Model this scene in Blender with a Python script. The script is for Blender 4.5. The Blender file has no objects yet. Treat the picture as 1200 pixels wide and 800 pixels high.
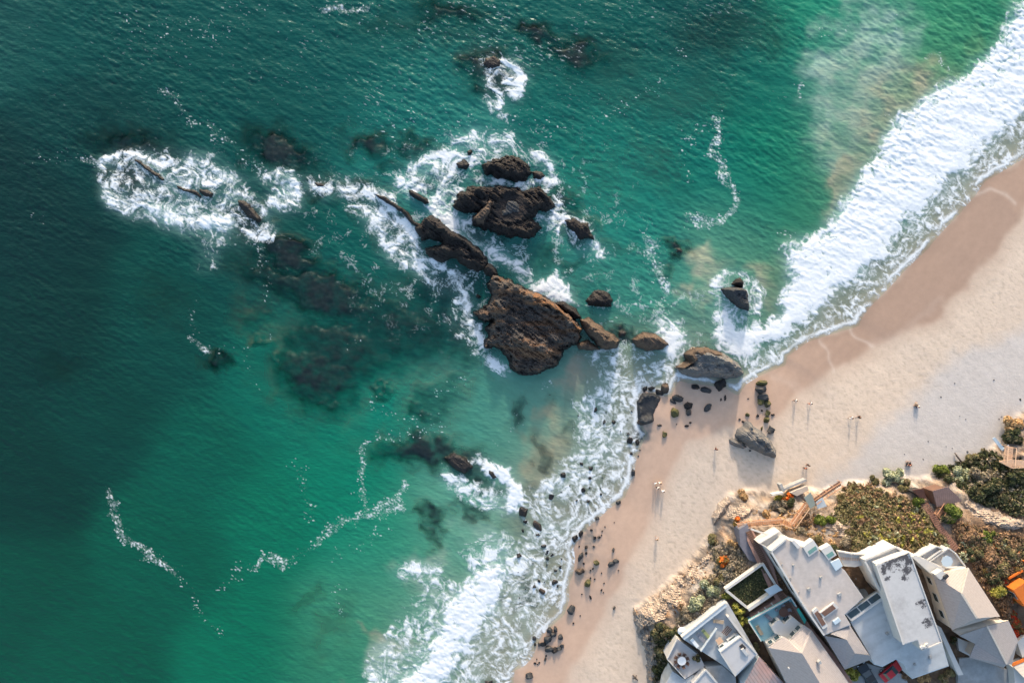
import bpy, bmesh, math, random
import numpy as np
from mathutils import Vector, Matrix

random.seed(7)
RNG = np.random.default_rng(11)
SC = bpy.context.scene
COL = SC.collection
S = 0.16          # metres per photo pixel at sea level
CAMH = 150.0      # drone height
K = 1.32          # how much brighter than its albedo a sunlit level surface renders

# ------------------------------------------------------------------ basics
def P(px, py, z=0.0):
    """where a photo pixel meets the level z"""
    k = S * (CAMH - z) / CAMH
    return ((px - 600.0) * k, (400.0 - py) * k, z)

def lin(c):
    out = []
    for v in c:
        v = v / 255.0
        out.append(v / 12.92 if v <= 0.04045 else ((v + 0.055) / 1.055) ** 2.4)
    return out

def alb(r, g, b, k=None):
    """material colour from the colour it shows in the daylight of the photo"""
    k = k or K
    return tuple(min(0.9, v / k) for v in lin((r, g, b))) + (1.0,)

def alba(arr):
    a = np.asarray(arr, dtype=np.float64) / 255.0
    a = np.where(a <= 0.04045, a / 12.92, ((a + 0.055) / 1.055) ** 2.4)
    return np.minimum(0.9, a / K)

def tag(o, label=None, cat=None, group=None, kind=None):
    if label: o['label'] = label
    if cat: o['category'] = cat
    if group: o['group'] = group
    if kind: o['kind'] = kind
    return o

def empty(name, loc, label, cat, group=None, rz=0.0):
    o = bpy.data.objects.new(name, None)
    o.empty_display_size = 0.2
    COL.objects.link(o)
    o.location = loc
    o.rotation_euler = (0, 0, rz)
    return tag(o, label, cat, group)

def link_mesh(name, me, mat=None, parent=None, smooth=False):
    if mat is not None:
        me.materials.clear(); me.materials.append(mat)
    if smooth:
        me.polygons.foreach_set('use_smooth', np.ones(len(me.polygons), dtype=bool))
    o = bpy.data.objects.new(name, me)
    COL.objects.link(o)
    if parent is not None:
        o.parent = parent
        # meshes are written in world coordinates; keep them there
        o.matrix_parent_inverse = (Matrix.Translation(parent.location) @ parent.rotation_euler.to_matrix().to_4x4()).inverted()
    return o

class MB:
    """collects faces, builds one mesh"""
    def __init__(s): s.v = []; s.f = []; s.m = []
    def poly(s, pts, mi=0):
        n = len(s.v); s.v += [tuple(p) for p in pts]; s.f.append(list(range(n, n + len(pts)))); s.m.append(mi)
    def prism(s, pts, z0, mi=0):
        """pts: 3-D top outline; sides go down to z0"""
        a = sum(pts[i][0] * pts[(i + 1) % len(pts)][1] - pts[(i + 1) % len(pts)][0] * pts[i][1] for i in range(len(pts)))
        if a < 0: pts = pts[::-1]
        n = len(s.v); k = len(pts)
        zz = (lambda p: z0) if not callable(z0) else z0
        s.v += [tuple(p) for p in pts] + [(p[0], p[1], zz(p)) for p in pts]
        s.f.append(list(range(n, n + k))); s.m.append(mi)
        s.f.append(list(range(n + 2 * k - 1, n + k - 1, -1))); s.m.append(mi)
        for i in range(k):
            j = (i + 1) % k
            s.f.append([n + i, n + k + i, n + k + j, n + j]); s.m.append(mi)
    def box(s, c, size, rz=0.0, mi=0, tilt=0.0):
        hx, hy, hz = size[0] / 2, size[1] / 2, size[2] / 2
        ca, sa = math.cos(rz), math.sin(rz)
        n = len(s.v)
        for dz in (-hz, hz):
            for dx, dy in ((-hx, -hy), (hx, -hy), (hx, hy), (-hx, hy)):
                zz = dz + math.tan(tilt) * dx
                s.v.append((c[0] + dx * ca - dy * sa, c[1] + dx * sa + dy * ca, c[2] + zz))
        for q in ((0, 3, 2, 1), (4, 5, 6, 7), (0, 1, 5, 4), (1, 2, 6, 5), (2, 3, 7, 6), (3, 0, 4, 7)):
            s.f.append([n + i for i in q]); s.m.append(mi)
    def beam(s, a, b, w, h, mi=0):
        """square bar from a to b: w across, h tall, top of bar at a/b"""
        a = Vector(a); b = Vector(b); d = b - a
        side = Vector((-d.y, d.x, 0))
        side = side.normalized() * (w / 2) if side.length > 1e-6 else Vector((w / 2, 0, 0))
        up = Vector((0, 0, h))
        n = len(s.v)
        for q in (a, b):
            s.v += [tuple(q - side - up), tuple(q + side - up), tuple(q + side), tuple(q - side)]
        for q in ((0, 3, 2, 1), (4, 5, 6, 7), (0, 1, 5, 4), (1, 2, 6, 5), (2, 3, 7, 6), (3, 0, 4, 7)):
            s.f.append([n + i for i in q]); s.m.append(mi)
    def tube(s, pts, radii, seg=8, mi=0):
        n0 = len(s.v); pts = [Vector(p) for p in pts]
        for i, p in enumerate(pts):
            d = (pts[min(i + 1, len(pts) - 1)] - pts[max(i - 1, 0)]).normalized()
            ref = Vector((0, 0, 1)) if abs(d.z) < 0.9 else Vector((1, 0, 0))
            u = d.cross(ref).normalized(); w = d.cross(u)
            for k in range(seg):
                t = 2 * math.pi * k / seg
                s.v.append(tuple(p + (u * math.cos(t) + w * math.sin(t)) * radii[i]))
        for i in range(len(pts) - 1):
            for k in range(seg):
                k2 = (k + 1) % seg
                s.f.append([n0 + i * seg + k, n0 + i * seg + k2, n0 + (i + 1) * seg + k2, n0 + (i + 1) * seg + k]); s.m.append(mi)
        s.f.append([n0 + k for k in range(seg)][::-1]); s.m.append(mi)
        e = n0 + (len(pts) - 1) * seg
        s.f.append([e + k for k in range(seg)]); s.m.append(mi)
    def disc(s, c, r, h, seg=14, mi=0):
        s.prism([(c[0] + r * math.cos(2 * math.pi * k / seg), c[1] + r * math.sin(2 * math.pi * k / seg), c[2]) for k in range(seg)], c[2] - h, mi)
    def build(s, name, mat, parent=None, smooth=False, bevel=0.0):
        me = bpy.data.meshes.new(name)
        me.from_pydata(s.v, [], s.f)
        mats = mat if isinstance(mat, (list, tuple)) else [mat]
        for m in mats: me.materials.append(m)
        if len(mats) > 1: me.polygons.foreach_set('material_index', s.m)
        if smooth: me.polygons.foreach_set('use_smooth', [True] * len(s.f))
        me.update()
        o = link_mesh(name, me, None, parent)
        if bevel > 0:
            b = o.modifiers.new('edge', 'BEVEL'); b.width = bevel; b.segments = 2; b.limit_method = 'ANGLE'
        return o

# ------------------------------------------------------------------ noise (numpy)
_perm = RNG.permutation(256); _perm = np.concatenate([_perm, _perm, _perm])
_ang = np.linspace(0, 2 * np.pi, 16, endpoint=False)
_g2 = np.stack([np.cos(_ang), np.sin(_ang)], -1)
_g3 = RNG.normal(size=(256, 3)); _g3 /= np.linalg.norm(_g3, axis=1)[:, None]
def perlin(x, y, seed=0):
    x = np.asarray(x, dtype=np.float32) + 37.13 * seed + 4000; y = np.asarray(y, dtype=np.float32) + 19.71 * seed + 4000
    xi = np.floor(x).astype(np.int32); yi = np.floor(y).astype(np.int32)
    xf = x - xi; yf = y - yi; xi &= 255; yi &= 255
    u = xf * xf * xf * (xf * (xf * 6 - 15) + 10); v = yf * yf * yf * (yf * (yf * 6 - 15) + 10)
    def g(ix, iy, fx, fy):
        h = _perm[_perm[ix & 255] + (iy & 255)] & 15
        return _g2[h, 0].astype(np.float32) * fx + _g2[h, 1].astype(np.float32) * fy
    a = g(xi, yi, xf, yf); b = g(xi + 1, yi, xf - 1, yf)
    c = g(xi, yi + 1, xf, yf - 1); d = g(xi + 1, yi + 1, xf - 1, yf - 1)
    return ((a * (1 - u) + b * u) * (1 - v) + (c * (1 - u) + d * u) * v) * 1.5
def fbm(x, y, oct=4, seed=0, gain=0.5):
    t = 0; a = 1.0; n = 0
    for i in range(oct):
        t = t + a * perlin(x * 2 ** i, y * 2 ** i, seed + i * 3); n += a; a *= gain
    return t / n
def ridged(x, y, oct=3, seed=0):
    t = 0; a = 1.0; n = 0
    for i in range(oct):
        t = t + a * (1 - np.abs(perlin(x * 2.1 ** i, y * 2.1 ** i, seed + i * 5)) * 1.6); n += a; a *= 0.55
    return t / n
def perlin3(p, seed=0):
    p = np.asarray(p, dtype=np.float64) + 1000 + seed * 17.3
    i = np.floor(p).astype(int); f = p - i
    w = f * f * f * (f * (f * 6 - 15) + 10)
    t = 0
    for dx in (0, 1):
        for dy in (0, 1):
            for dz in (0, 1):
                h = _perm[_perm[_perm[(i[:, 0] + dx) & 255] + ((i[:, 1] + dy) & 255)] + ((i[:, 2] + dz) & 255)]
                g = _g3[h]
                d = g[:, 0] * (f[:, 0] - dx) + g[:, 1] * (f[:, 1] - dy) + g[:, 2] * (f[:, 2] - dz)
                t = t + d * (w[:, 0] if dx else 1 - w[:, 0]) * (w[:, 1] if dy else 1 - w[:, 1]) * (w[:, 2] if dz else 1 - w[:, 2])
    return t * 1.6
def sstep(a, b, x):
    t = np.clip((x - a) / (b - a), 0, 1); return t * t * (3 - 2 * t)

def seg_dist(U, V, pts, closed=False):
    d = np.full(U.shape, 1e9, dtype=np.float32)
    n = len(pts)
    for i in range(n if closed else n - 1):
        ax, ay = pts[i][:2]; bx, by = pts[(i + 1) % n][:2]
        dx, dy = bx - ax, by - ay; L = dx * dx + dy * dy + 1e-9
        t = np.clip(((U - ax) * dx + (V - ay) * dy) / L, 0, 1)
        d = np.minimum(d, (U - ax - t * dx) ** 2 + (V - ay - t * dy) ** 2)
    return np.sqrt(d)
def inside(U, V, pts):
    r = np.zeros(U.shape, dtype=bool); n = len(pts)
    for i in range(n):
        ax, ay = pts[i][:2]; bx, by = pts[(i + 1) % n][:2]
        if ay == by: continue
        c = ((ay > V) != (by > V)) & (U < (bx - ax) * (V - ay) / (by - ay) + ax)
        r ^= c
    return r
def sdf(U, V, pts):
    """positive inside"""
    d = seg_dist(U, V, pts, True)
    return np.where(inside(U, V, pts), d, -d)

# ------------------------------------------------------------------ materials
def nodes_of(m):
    m.use_nodes = True
    nt = m.node_tree; nt.nodes.clear()
    return nt, nt.nodes, nt.links
def make_mat(name, col, rough=0.85, var=0.12, scale=1.5, bump=0.0, bscale=None, metallic=0.0, spec=0.35, stripes=None, col2=None, c2scale=0.3, c2amt=0.5, alpha=1.0):
    """principled colour broken up by two noises, optional ribs and bump"""
    m = bpy.data.materials.new(name)
    nt, N, L = nodes_of(m)
    out = N.new('ShaderNodeOutputMaterial'); b = N.new('ShaderNodeBsdfPrincipled')
    b.inputs['Roughness'].default_value = rough; b.inputs['Metallic'].default_value = metallic
    b.inputs['Specular IOR Level'].default_value = spec; b.inputs['Alpha'].default_value = alpha
    tc = N.new('ShaderNodeTexCoord')
    n1 = N.new('ShaderNodeTexNoise'); n1.inputs['Scale'].default_value = scale; n1.inputs['Detail'].default_value = 7; n1.inputs['Roughness'].default_value = 0.65
    L.new(tc.outputs['Object'], n1.inputs['Vector'])
    mr = N.new('ShaderNodeMapRange'); mr.inputs['From Min'].default_value = 0.25; mr.inputs['From Max'].default_value = 0.75
    mr.inputs['To Min'].default_value = 1 - var * 1.5; mr.inputs['To Max'].default_value = 1 + var
    L.new(n1.outputs['Fac'], mr.inputs['Value'])
    rgb = N.new('ShaderNodeRGB'); rgb.outputs[0].default_value = col
    src = rgb.outputs[0]
    if col2 is not None:
        n2 = N.new('ShaderNodeTexNoise'); n2.inputs['Scale'].default_value = c2scale; n2.inputs['Detail'].default_value = 8; n2.inputs['Roughness'].default_value = 0.7
        L.new(tc.outputs['Object'], n2.inputs['Vector'])
        r2 = N.new('ShaderNodeMapRange'); r2.inputs['From Min'].default_value = 0.58 - 0.3 * c2amt; r2.inputs['From Max'].default_value = 0.72 - 0.3 * c2amt
        L.new(n2.outputs['Fac'], r2.inputs['Value'])
        mx2 = N.new('ShaderNodeMix'); mx2.data_type = 'RGBA'; L.new(r2.outputs[0], mx2.inputs[0]); L.new(src, mx2.inputs[6]); mx2.inputs[7].default_value = col2
        src = mx2.outputs[2]
    mx = N.new('ShaderNodeMix'); mx.data_type = 'RGBA'; mx.blend_type = 'MULTIPLY'; mx.inputs[0].default_value = 1.0
    L.new(src, mx.inputs[6]); L.new(mr.outputs[0], mx.inputs[7])
    src = mx.outputs[2]
    hsrc = n1.outputs['Fac']
    if stripes:
        ang, per, depth = stripes
        mp = N.new('ShaderNodeMapping'); mp.inputs['Rotation'].default_value = (0, 0, -ang)
        L.new(tc.outputs['Object'], mp.inputs['Vector'])
        wv = N.new('ShaderNodeTexWave'); wv.bands_direction = 'X'; wv.inputs['Scale'].default_value = 0.314 / per; wv.inputs['Distortion'].default_value = 0.4
        L.new(mp.outputs[0], wv.inputs['Vector'])
        r3 = N.new('ShaderNodeMapRange'); r3.inputs['From Min'].default_value = 0.0; r3.inputs['From Max'].default_value = 0.35; r3.inputs['To Min'].default_value = 1 - depth
        L.new(wv.outputs['Fac'], r3.inputs['Value'])
        mx3 = N.new('ShaderNodeMix'); mx3.data_type = 'RGBA'; mx3.blend_type = 'MULTIPLY'; mx3.inputs[0].default_value = 1.0
        L.new(src, mx3.inputs[6]); L.new(r3.outputs[0], mx3.inputs[7]); src = mx3.outputs[2]
    L.new(src, b.inputs['Base Color'])
    if bump > 0:
        nb = N.new('ShaderNodeTexNoise'); nb.inputs['Scale'].default_value = bscale or scale * 3; nb.inputs['Detail'].default_value = 8
        L.new(tc.outputs['Object'], nb.inputs['Vector'])
        bp = N.new('ShaderNodeBump'); bp.inputs['Strength'].default_value = 1.0; bp.inputs['Distance'].default_value = bump
        L.new(nb.outputs['Fac'], bp.inputs['Height']); L.new(bp.outputs[0], b.inputs['Normal'])
    L.new(b.outputs[0], out.inputs['Surface'])
    return m
def attr_mat(name, attr='tint', rough=0.9, nscale=1.2, var=0.2, bump=0.1, bscale=2.0, spec=0.25, fine=None, wet=False):
    """colour from a vertex attribute, broken up by noise, bumped"""
    m = bpy.data.materials.new(name)
    nt, N, L = nodes_of(m)
    out = N.new('ShaderNodeOutputMaterial'); b = N.new('ShaderNodeBsdfPrincipled')
    b.inputs['Roughness'].default_value = rough; b.inputs['Specular IOR Level'].default_value = spec
    at = N.new('ShaderNodeAttribute'); at.attribute_name = attr
    geo = N.new('ShaderNodeNewGeometry')
    n1 = N.new('ShaderNodeTexNoise'); n1.inputs['Scale'].default_value = nscale; n1.inputs['Detail'].default_value = 9; n1.inputs['Roughness'].default_value = 0.7
    L.new(geo.outputs['Position'], n1.inputs['Vector'])
    mr = N.new('ShaderNodeMapRange'); mr.inputs['From Min'].default_value = 0.3; mr.inputs['From Max'].default_value = 0.7; mr.inputs['To Min'].default_value = 1 - var; mr.inputs['To Max'].default_value = 1 + var
    L.new(n1.outputs['Fac'], mr.inputs['Value'])
    mx = N.new('ShaderNodeMix'); mx.data_type = 'RGBA'; mx.blend_type = 'MULTIPLY'; mx.inputs[0].default_value = 1.0
    L.new(at.outputs['Color'], mx.inputs[6]); L.new(mr.outputs[0], mx.inputs[7])
    L.new(mx.outputs[2], b.inputs['Base Color'])
    nb = N.new('ShaderNodeTexNoise'); nb.inputs['Scale'].default_value = bscale; nb.inputs['Detail'].default_value = 8; nb.inputs['Roughness'].default_value = 0.6
    L.new(geo.outputs['Position'], nb.inputs['Vector'])
    bp = N.new('ShaderNodeBump'); bp.inputs['Strength'].default_value = 1.0; bp.inputs['Distance'].default_value = bump
    if wet:   # alpha of the attribute: 0 = smooth wet sand, 1 = trodden dry sand
        mm = N.new('ShaderNodeMath'); mm.operation = 'MULTIPLY'
        L.new(nb.outputs['Fac'], mm.inputs[0]); L.new(at.outputs['Alpha'], mm.inputs[1]); L.new(mm.outputs[0], bp.inputs['Height'])
        rr = N.new('ShaderNodeMapRange'); rr.inputs['To Min'].default_value = 0.45; rr.inputs['To Max'].default_value = 0.95
        L.new(at.outputs['Alpha'], rr.inputs['Value']); L.new(rr.outputs[0], b.inputs['Roughness'])
    else:
        L.new(nb.outputs['Fac'], bp.inputs['Height'])
    L.new(bp.outputs[0], b.inputs['Normal'])
    L.new(b.outputs[0], out.inputs['Surface'])
    return m

def grid_mesh(name, X, Y, Z, keep=None, attrs=None):
    """tensor grid -> mesh; keep: bool per vertex (faces touching a kept vertex stay)"""
    nv, nu = X.shape
    idx = np.arange(nv * nu).reshape(nv, nu)
    f = np.stack([idx[:-1, :-1], idx[1:, :-1], idx[1:, 1:], idx[:-1, 1:]], -1).reshape(-1, 4)
    co = np.stack([X, Y, Z], -1).reshape(-1, 3).astype(np.float32)
    sel = np.arange(len(co))
    if keep is not None:
        k = keep.reshape(-1); f = f[k[f].any(1)]
        used = np.zeros(len(co), bool); used[f.reshape(-1)] = True
        remap = np.cumsum(used) - 1; f = remap[f]; sel = np.nonzero(used)[0]; co = co[sel]
    me = bpy.data.meshes.new(name)
    me.vertices.add(len(co)); me.vertices.foreach_set('co', co.reshape(-1))
    me.loops.add(f.size); me.loops.foreach_set('vertex_index', f.reshape(-1).astype(np.int32))
    me.polygons.add(len(f)); me.polygons.foreach_set('loop_start', np.arange(0, f.size, 4, dtype=np.int32))
    me.update(calc_edges=True)
    me.polygons.foreach_set('use_smooth', np.ones(len(f), dtype=bool))
    for an, val in (attrs or {}).items():
        if val.ndim == 3:
            a = me.attributes.new(an, 'FLOAT_COLOR', 'POINT'); a.data.foreach_set('color', val.reshape(-1, 4)[sel].astype(np.float32).reshape(-1))
        else:
            a = me.attributes.new(an, 'FLOAT', 'POINT'); a.data.foreach_set('value', val.reshape(-1)[sel].astype(np.float32))
    return me

# ------------------------------------------------------------------ camera, light
cam = bpy.data.cameras.new('camera'); camo = bpy.data.objects.new('camera', cam); COL.objects.link(camo)
camo.location = (0, 0, CAMH); camo.rotation_euler = (0, 0, 0)
cam.sensor_width = 36; cam.lens = 36 * CAMH / (1200 * S); cam.clip_end = 4000; cam.clip_start = 1
SC.camera = camo
SUN_EL = math.radians(16.0)
sdir = Vector((0.06, 1.0, 0)).normalized()          # towards the sun, level
tos = Vector((sdir.x * math.cos(SUN_EL), sdir.y * math.cos(SUN_EL), math.sin(SUN_EL)))
sun = bpy.data.lights.new('sun', 'SUN'); suno = bpy.data.objects.new('sun', sun); COL.objects.link(suno)
sun.energy = 1.5; sun.angle = math.radians(2.5); sun.color = (1.0, 0.88, 0.75)
suno.rotation_euler = tos.to_track_quat('Z', 'Y').to_euler(); suno.location = tos * 300
W = bpy.data.worlds.new('World'); SC.world = W; W.use_nodes = True
wn = W.node_tree.nodes; wl = W.node_tree.links
bg = wn['Background']; sky = wn.new('ShaderNodeTexSky'); sky.sky_type = 'NISHITA'; sky.sun_disc = False
sky.sun_elevation = SUN_EL; sky.sun_rotation = math.atan2(sdir.x, sdir.y)
sky.air_density = 1.0; sky.dust_density = 2.0; sky.ozone_density = 1.0
wl.new(sky.outputs[0], bg.inputs['Color']); bg.inputs['Strength'].default_value = 0.15
SC.view_settings.view_transform = 'Standard'; SC.view_settings.look = 'None'; SC.view_settings.gamma = 1.0
SC.view_settings.use_curve_mapping = False; SC.view_settings.exposure = 1.47
SC.render.engine = 'CYCLES'
SC.cycles.max_bounces = 6; SC.cycles.diffuse_bounces = 3; SC.cycles.glossy_bounces = 2; SC.cycles.transparent_max_bounces = 8
SC.cycles.use_denoising = True
# ================================================================== the coast: fields on a photo-pixel grid at sea level
SHORE = [(6000,-4000),(1500,-95),(1250,148),(1215,172),(1200,182),(1169,201),(1152,211),(1140,228),(1124,247),(1103,268),(1084,291),(1059,314),(1039,336),
 (1019,356),(1008,370),(1004,380),(985,385),(945,398),(920,416),(918,426),(904,431),(888,438),(872,448),(864,460),(852,452),(826,448),(806,446),(794,442),(789,452),(784,462),
 (770,460),(753,453),(748,470),(747,496),(756,508),(748,522),(743,538),(740,555),(736,566),(730,581),(714,592),(698,606),(686,616),(679,626),(669,640),
 (671,654),(669,670),(664,684),(664,702),(659,718),(648,728),(635,740),(626,756),(622,768),(613,777),(601,783),(599,793),(599,802),(585,860),(500,1100),(-1000,6000),(6000,6000)]
BLUFF = [(6000,-3000),(1300,405),(1210,466),(1183,484),(1174,506),(1150,526),(1128,543),(1095,548),(1076,558),(1052,552),(1030,558),(985,563),(955,572),(925,566),(905,575),
 (880,571),(852,574),(838,594),(830,622),(806,652),(782,676),(758,696),(741,712),(748,740),(757,766),(762,800),(748,900),(700,6000),(6000,6000)]
BZ = [(745,715,6),(770,700,6.5),(800,690,7.6),(830,680,8.8),(830,640,7),(850,605,5),(880,590,4.5),(905,595,5.5),(930,592,6.5),(960,590,7),(1000,585,8),(1040,575,6.5),(1075,580,6),(1000,625,11),
 (1050,625,11.2),(1100,600,8),(1150,565,5),(1160,610,8.5),(1195,600,9),(1190,540,4.5),(1190,660,9.5),(1120,640,10.8),(900,650,8.0),(950,690,8.5),(950,640,10.6),(1000,740,8.8),(1090,770,8.6),(1170,780,8.6),(850,770,7.6),
 (780,745,6),(800,790,6.5),(1190,490,4),(1300,500,8),(1300,700,10),(1100,950,8.6),(800,900,9)]
_bx = np.array([[P(a, b, c)[0] / S + 600, 400 - P(a, b, c)[1] / S, c] for a, b, c in BZ])

def kernel(U, V, pts, vals, sig):
    num = 0; den = 1e-9
    for (a, b), c in zip(pts, vals):
        w = np.exp(-((U - a) ** 2 + (V - b) ** 2) / (2 * sig * sig)) + 1e-7
        num = num + w[..., None] * np.asarray(c, dtype=np.float32) if np.ndim(c) else num + w * c
        den = den + w
    return num / (den[..., None] if np.ndim(vals[0]) else den)

REEFS = [  # (u, v, rx, ry, angle, strength) drowned rock below the surface
 (152,172,40,17,10,.7),(150,208,24,22,0,.9),(325,177,34,17,28,1.0),(345,196,14,9,40,.7),(292,256,22,16,40,1.0),(335,296,40,13,22,.95),(318,325,44,20,25,.6),(385,345,62,22,18,.9),(372,440,44,32,20,.85),
 (398,412,62,32,10,.7),(382,468,16,12,40,.7),(470,385,74,34,10,.62),(258,424,15,6,10,.7),(302,398,13,7,0,.5),(320,421,10,5,0,.5),(190,350,30,22,0,.25),(70,430,20,14,0,.25),
 (525,16,34,12,5,.75),(470,26,50,12,5,.35),(630,38,24,10,15,.85),(676,62,32,15,15,.8),(575,82,26,24,30,1.0),(500,30,70,20,0,.3),(700,70,60,26,0,.3),(850,35,55,22,-10,.35),(905,45,22,14,0,.3),
 (434,168,24,14,0,.85),(490,172,22,11,10,.7),(452,195,16,9,20,.5),(440,235,20,18,20,.6),(498,530,46,16,4,1.0),(545,543,28,18,30,1.0),(570,565,22,10,30,.7),(506,597,18,6,8,.8),(511,610,10,9,0,.7),
 (506,627,6,11,0,.6),(553,602,18,6,30,.75),(556,611,9,5,30,.7),(600,578,40,8,10,.4),(510,470,36,24,-30,.45),(530,450,26,18,-40,.4),(490,486,18,8,0,.6),(610,485,9,15,20,.6),(606,493,6,8,0,.5),(632,525,8,16,-20,.5),(636,545,6,10,10,.6),
 (445,457,9,6,20,.6),(795,293,12,8,0,.95),(782,318,10,9,0,.5),(660,310,18,9,0,.5),(640,300,24,14,30,.5),(728,391,13,7,10,.95),(610,300,30,14,40,.4),(540,390,46,28,40,.62),(520,335,44,22,0,.6),
 (720,290,30,10,10,.25),(650,238,26,20,30,.8),(670,262,26,14,30,.8),(560,272,30,14,10,.7),(470,275,24,18,40,.7),(420,222,30,10,20,.7),(455,250,20,12,40,.7),(380,222,18,8,20,.8),(500,220,20,10,40,.7),(520,207,24,10,0,.6),
 (870,40,30,12,0,.2),(700,205,40,30,30,.25),(780,120,60,22,10,.2),(760,190,40,22,40,.22),(300,372,25,15,20,.35),(870,460,6,3,0,.3),(620,690,14,10,60,.5),(616,708,9,7,0,.75),(608,698,5,4,0,.5),(588,703,9,5,0,.4),
 (668,508,10,6,0,.4),(645,470,8,5,0,.3),(615,360,90,60,30,.3),(390,730,36,12,-60,.25),(360,700,20,7,-50,.3),(590,230,60,45,10,.5),(762,512,14,14,0,.6),(690,640,12,18,0,.55),(679,590,20,10,-30,.3)]

TINTS = [((0,0),(44,84,80)),((90,20),(38,82,78)),((200,60),(30,80,76)),((20,250),(15,58,57)),((60,400),(12,60,57)),((20,560),(8,62,57)),((120,480),(9,70,64)),((200,400),(11,76,70)),((250,540),(8,94,80)),  # top left corner greyed by sky reflection, put into the tint
 ((330,430),(20,104,91)),((20,700),(4,80,67)),((200,650),(2,92,76)),((100,780),(4,88,72)),((300,760),(25,114,90)),((390,780),(62,134,108)),((400,560),(16,127,104)),((350,480),(22,114,97)),((320,600),(6,116,93)),
 ((450,640),(44,138,113)),((420,740),(72,144,117)),((480,680),(84,154,130)),((540,620),(104,165,145)),((600,480),(98,158,141)),((640,470),(126,168,148)),((450,480),(24,126,109)),((500,380),(26,92,87)),
 ((430,330),(22,92,86)),((400,400),(26,92,86)),((450,50),(40,97,91)),((500,120),(44,112,105)),((600,40),(40,95,89)),((700,60),(30,92,86)),((750,130),(28,104,96)),((720,200),(40,132,119)),((800,200),(24,116,104)),
 ((850,40),(26,84,80)),((900,80),(26,112,98)),((880,250),(26,120,105)),((760,290),(45,130,118)),((700,340),(62,134,124)),((850,300),(104,160,138)),((960,20),(50,140,114)),((1040,30),(56,140,114)),((1130,30),(54,136,104)),
 ((1100,60),(86,154,114)),((1010,100),(98,158,140)),((1000,200),(104,152,128)),((1060,130),(140,156,128)),((930,190),(18,124,101)),((955,250),(62,134,106)),((900,330),(84,144,118)),((760,360),(72,150,134)),((680,440),(128,164,152)),
 ((630,430),(70,145,134)),((540,470),(66,140,126)),((560,540),(84,152,134)),((300,100),(30,82,78)),((300,300),(18,77,73)),((120,150),(20,68,66)),((720,470),(165,165,150)),((640,580),(160,160,142)),((580,740),(170,172,152)),
 ((640,720),(178,172,152)),((1000,340),(160,165,150)),((1150,190),(170,172,158)),((850,400),(112,164,148)),((780,430),(140,168,155)),((500,740),(120,160,138)),((250,20),(38,86,82)),((380,60),(38,88,84)),((560,200),(60,135,128)),((640,120),(34,102,95))]

# ---- terrain heights at any photo-plane position (u, v)
def coast_h(U, V):
    ds = sdf(U, V, SHORE) * S                       # metres from the water line, + inland
    z = np.where(ds > 0, 2.1 * (1 - np.exp(-np.maximum(ds, 0) / 24)), -np.minimum(0.075 * -ds, 1.2 + 0.03 * -ds) )
    z = np.maximum(z, -7.0)
    db = sdf(U, V, BLUFF)
    near = np.where(np.abs(db) < 200, 1, 0)
    top = kernel(U, V, [(a, b) for a, b, c in _bx], [c for a, b, c in _bx], 34.0)
    w = 50 + 12 * perlin(U / 60, V / 60, 3)
    dbn = db + 9 * fbm(U / 14, V / 14, 4, 5)
    ramp = sstep(-0.05, 0.50, dbn / w) * 0.5 + sstep(.1, 1.2, dbn / w) * 0.5
    ramp = ramp * sstep(-3, 2, db)
    rough = fbm(U / 22, V / 22, 5, 4) * .9 + (ridged(U / 18, V / 12, 4, 8) - .5) * .5 + np.abs(fbm(U / 9, V / 9, 4, 6)) * .5 - .1
    edge = np.exp(-((db - 22) / 26) ** 2)
    z = z + ramp * np.maximum(top - z, 0) + rough * edge * sstep(0, 14, db) * 1.0 + fbm(U / 7, V / 7, 4, 14) * 0.45 * sstep(2, 20, db)
    return z, ds, db

def reef_field(U, V):
    r = np.zeros(U.shape, dtype=np.float32)
    wu = U + fbm(U / 26, V / 26, 4, 21) * 22; wv = V + fbm(U / 26, V / 26, 4, 29) * 22
    for a, b, rx, ry, ang, st in REEFS:
        t = math.radians(ang); c, s = math.cos(t), math.sin(t)
        x = (wu - a) * c + (wv - b) * s; y = -(wu - a) * s + (wv - b) * c
        d = (x / (rx * 1.25)) ** 2 + (y / (ry * 1.25)) ** 2
        r = np.maximum(r, st * np.exp(-d * d * 0.25 - d * 0.70))
    return r

def axis(lo, hi, step, far):
    core = np.arange(lo, hi + step / 2, step)
    g = [step]
    while sum(g) < far: g.append(g[-1] * 1.35)
    out = np.cumsum(g)
    return np.concatenate([lo - out[::-1], core, hi + out])

# ---------------- terrain mesh
ua = axis(-40, 1300, 2.0, 6000); va = axis(-40, 900, 2.0, 6000)
TU, TV = np.meshgrid(ua.astype(np.float32), va.astype(np.float32))
TZ, TDS, TDB = coast_h(TU, TV)
TRF = reef_field(TU, TV)
inwater = TDS < 0
reefz = -0.15 - 0.9 * (1 - TRF) + fbm(TU / 5, TV / 5, 3, 33) * 0.18
TZ = np.where(inwater & (TRF > 0.12), TZ + (np.maximum(reefz, TZ) - TZ) * sstep(0.12, 0.75, TRF), TZ)
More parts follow.
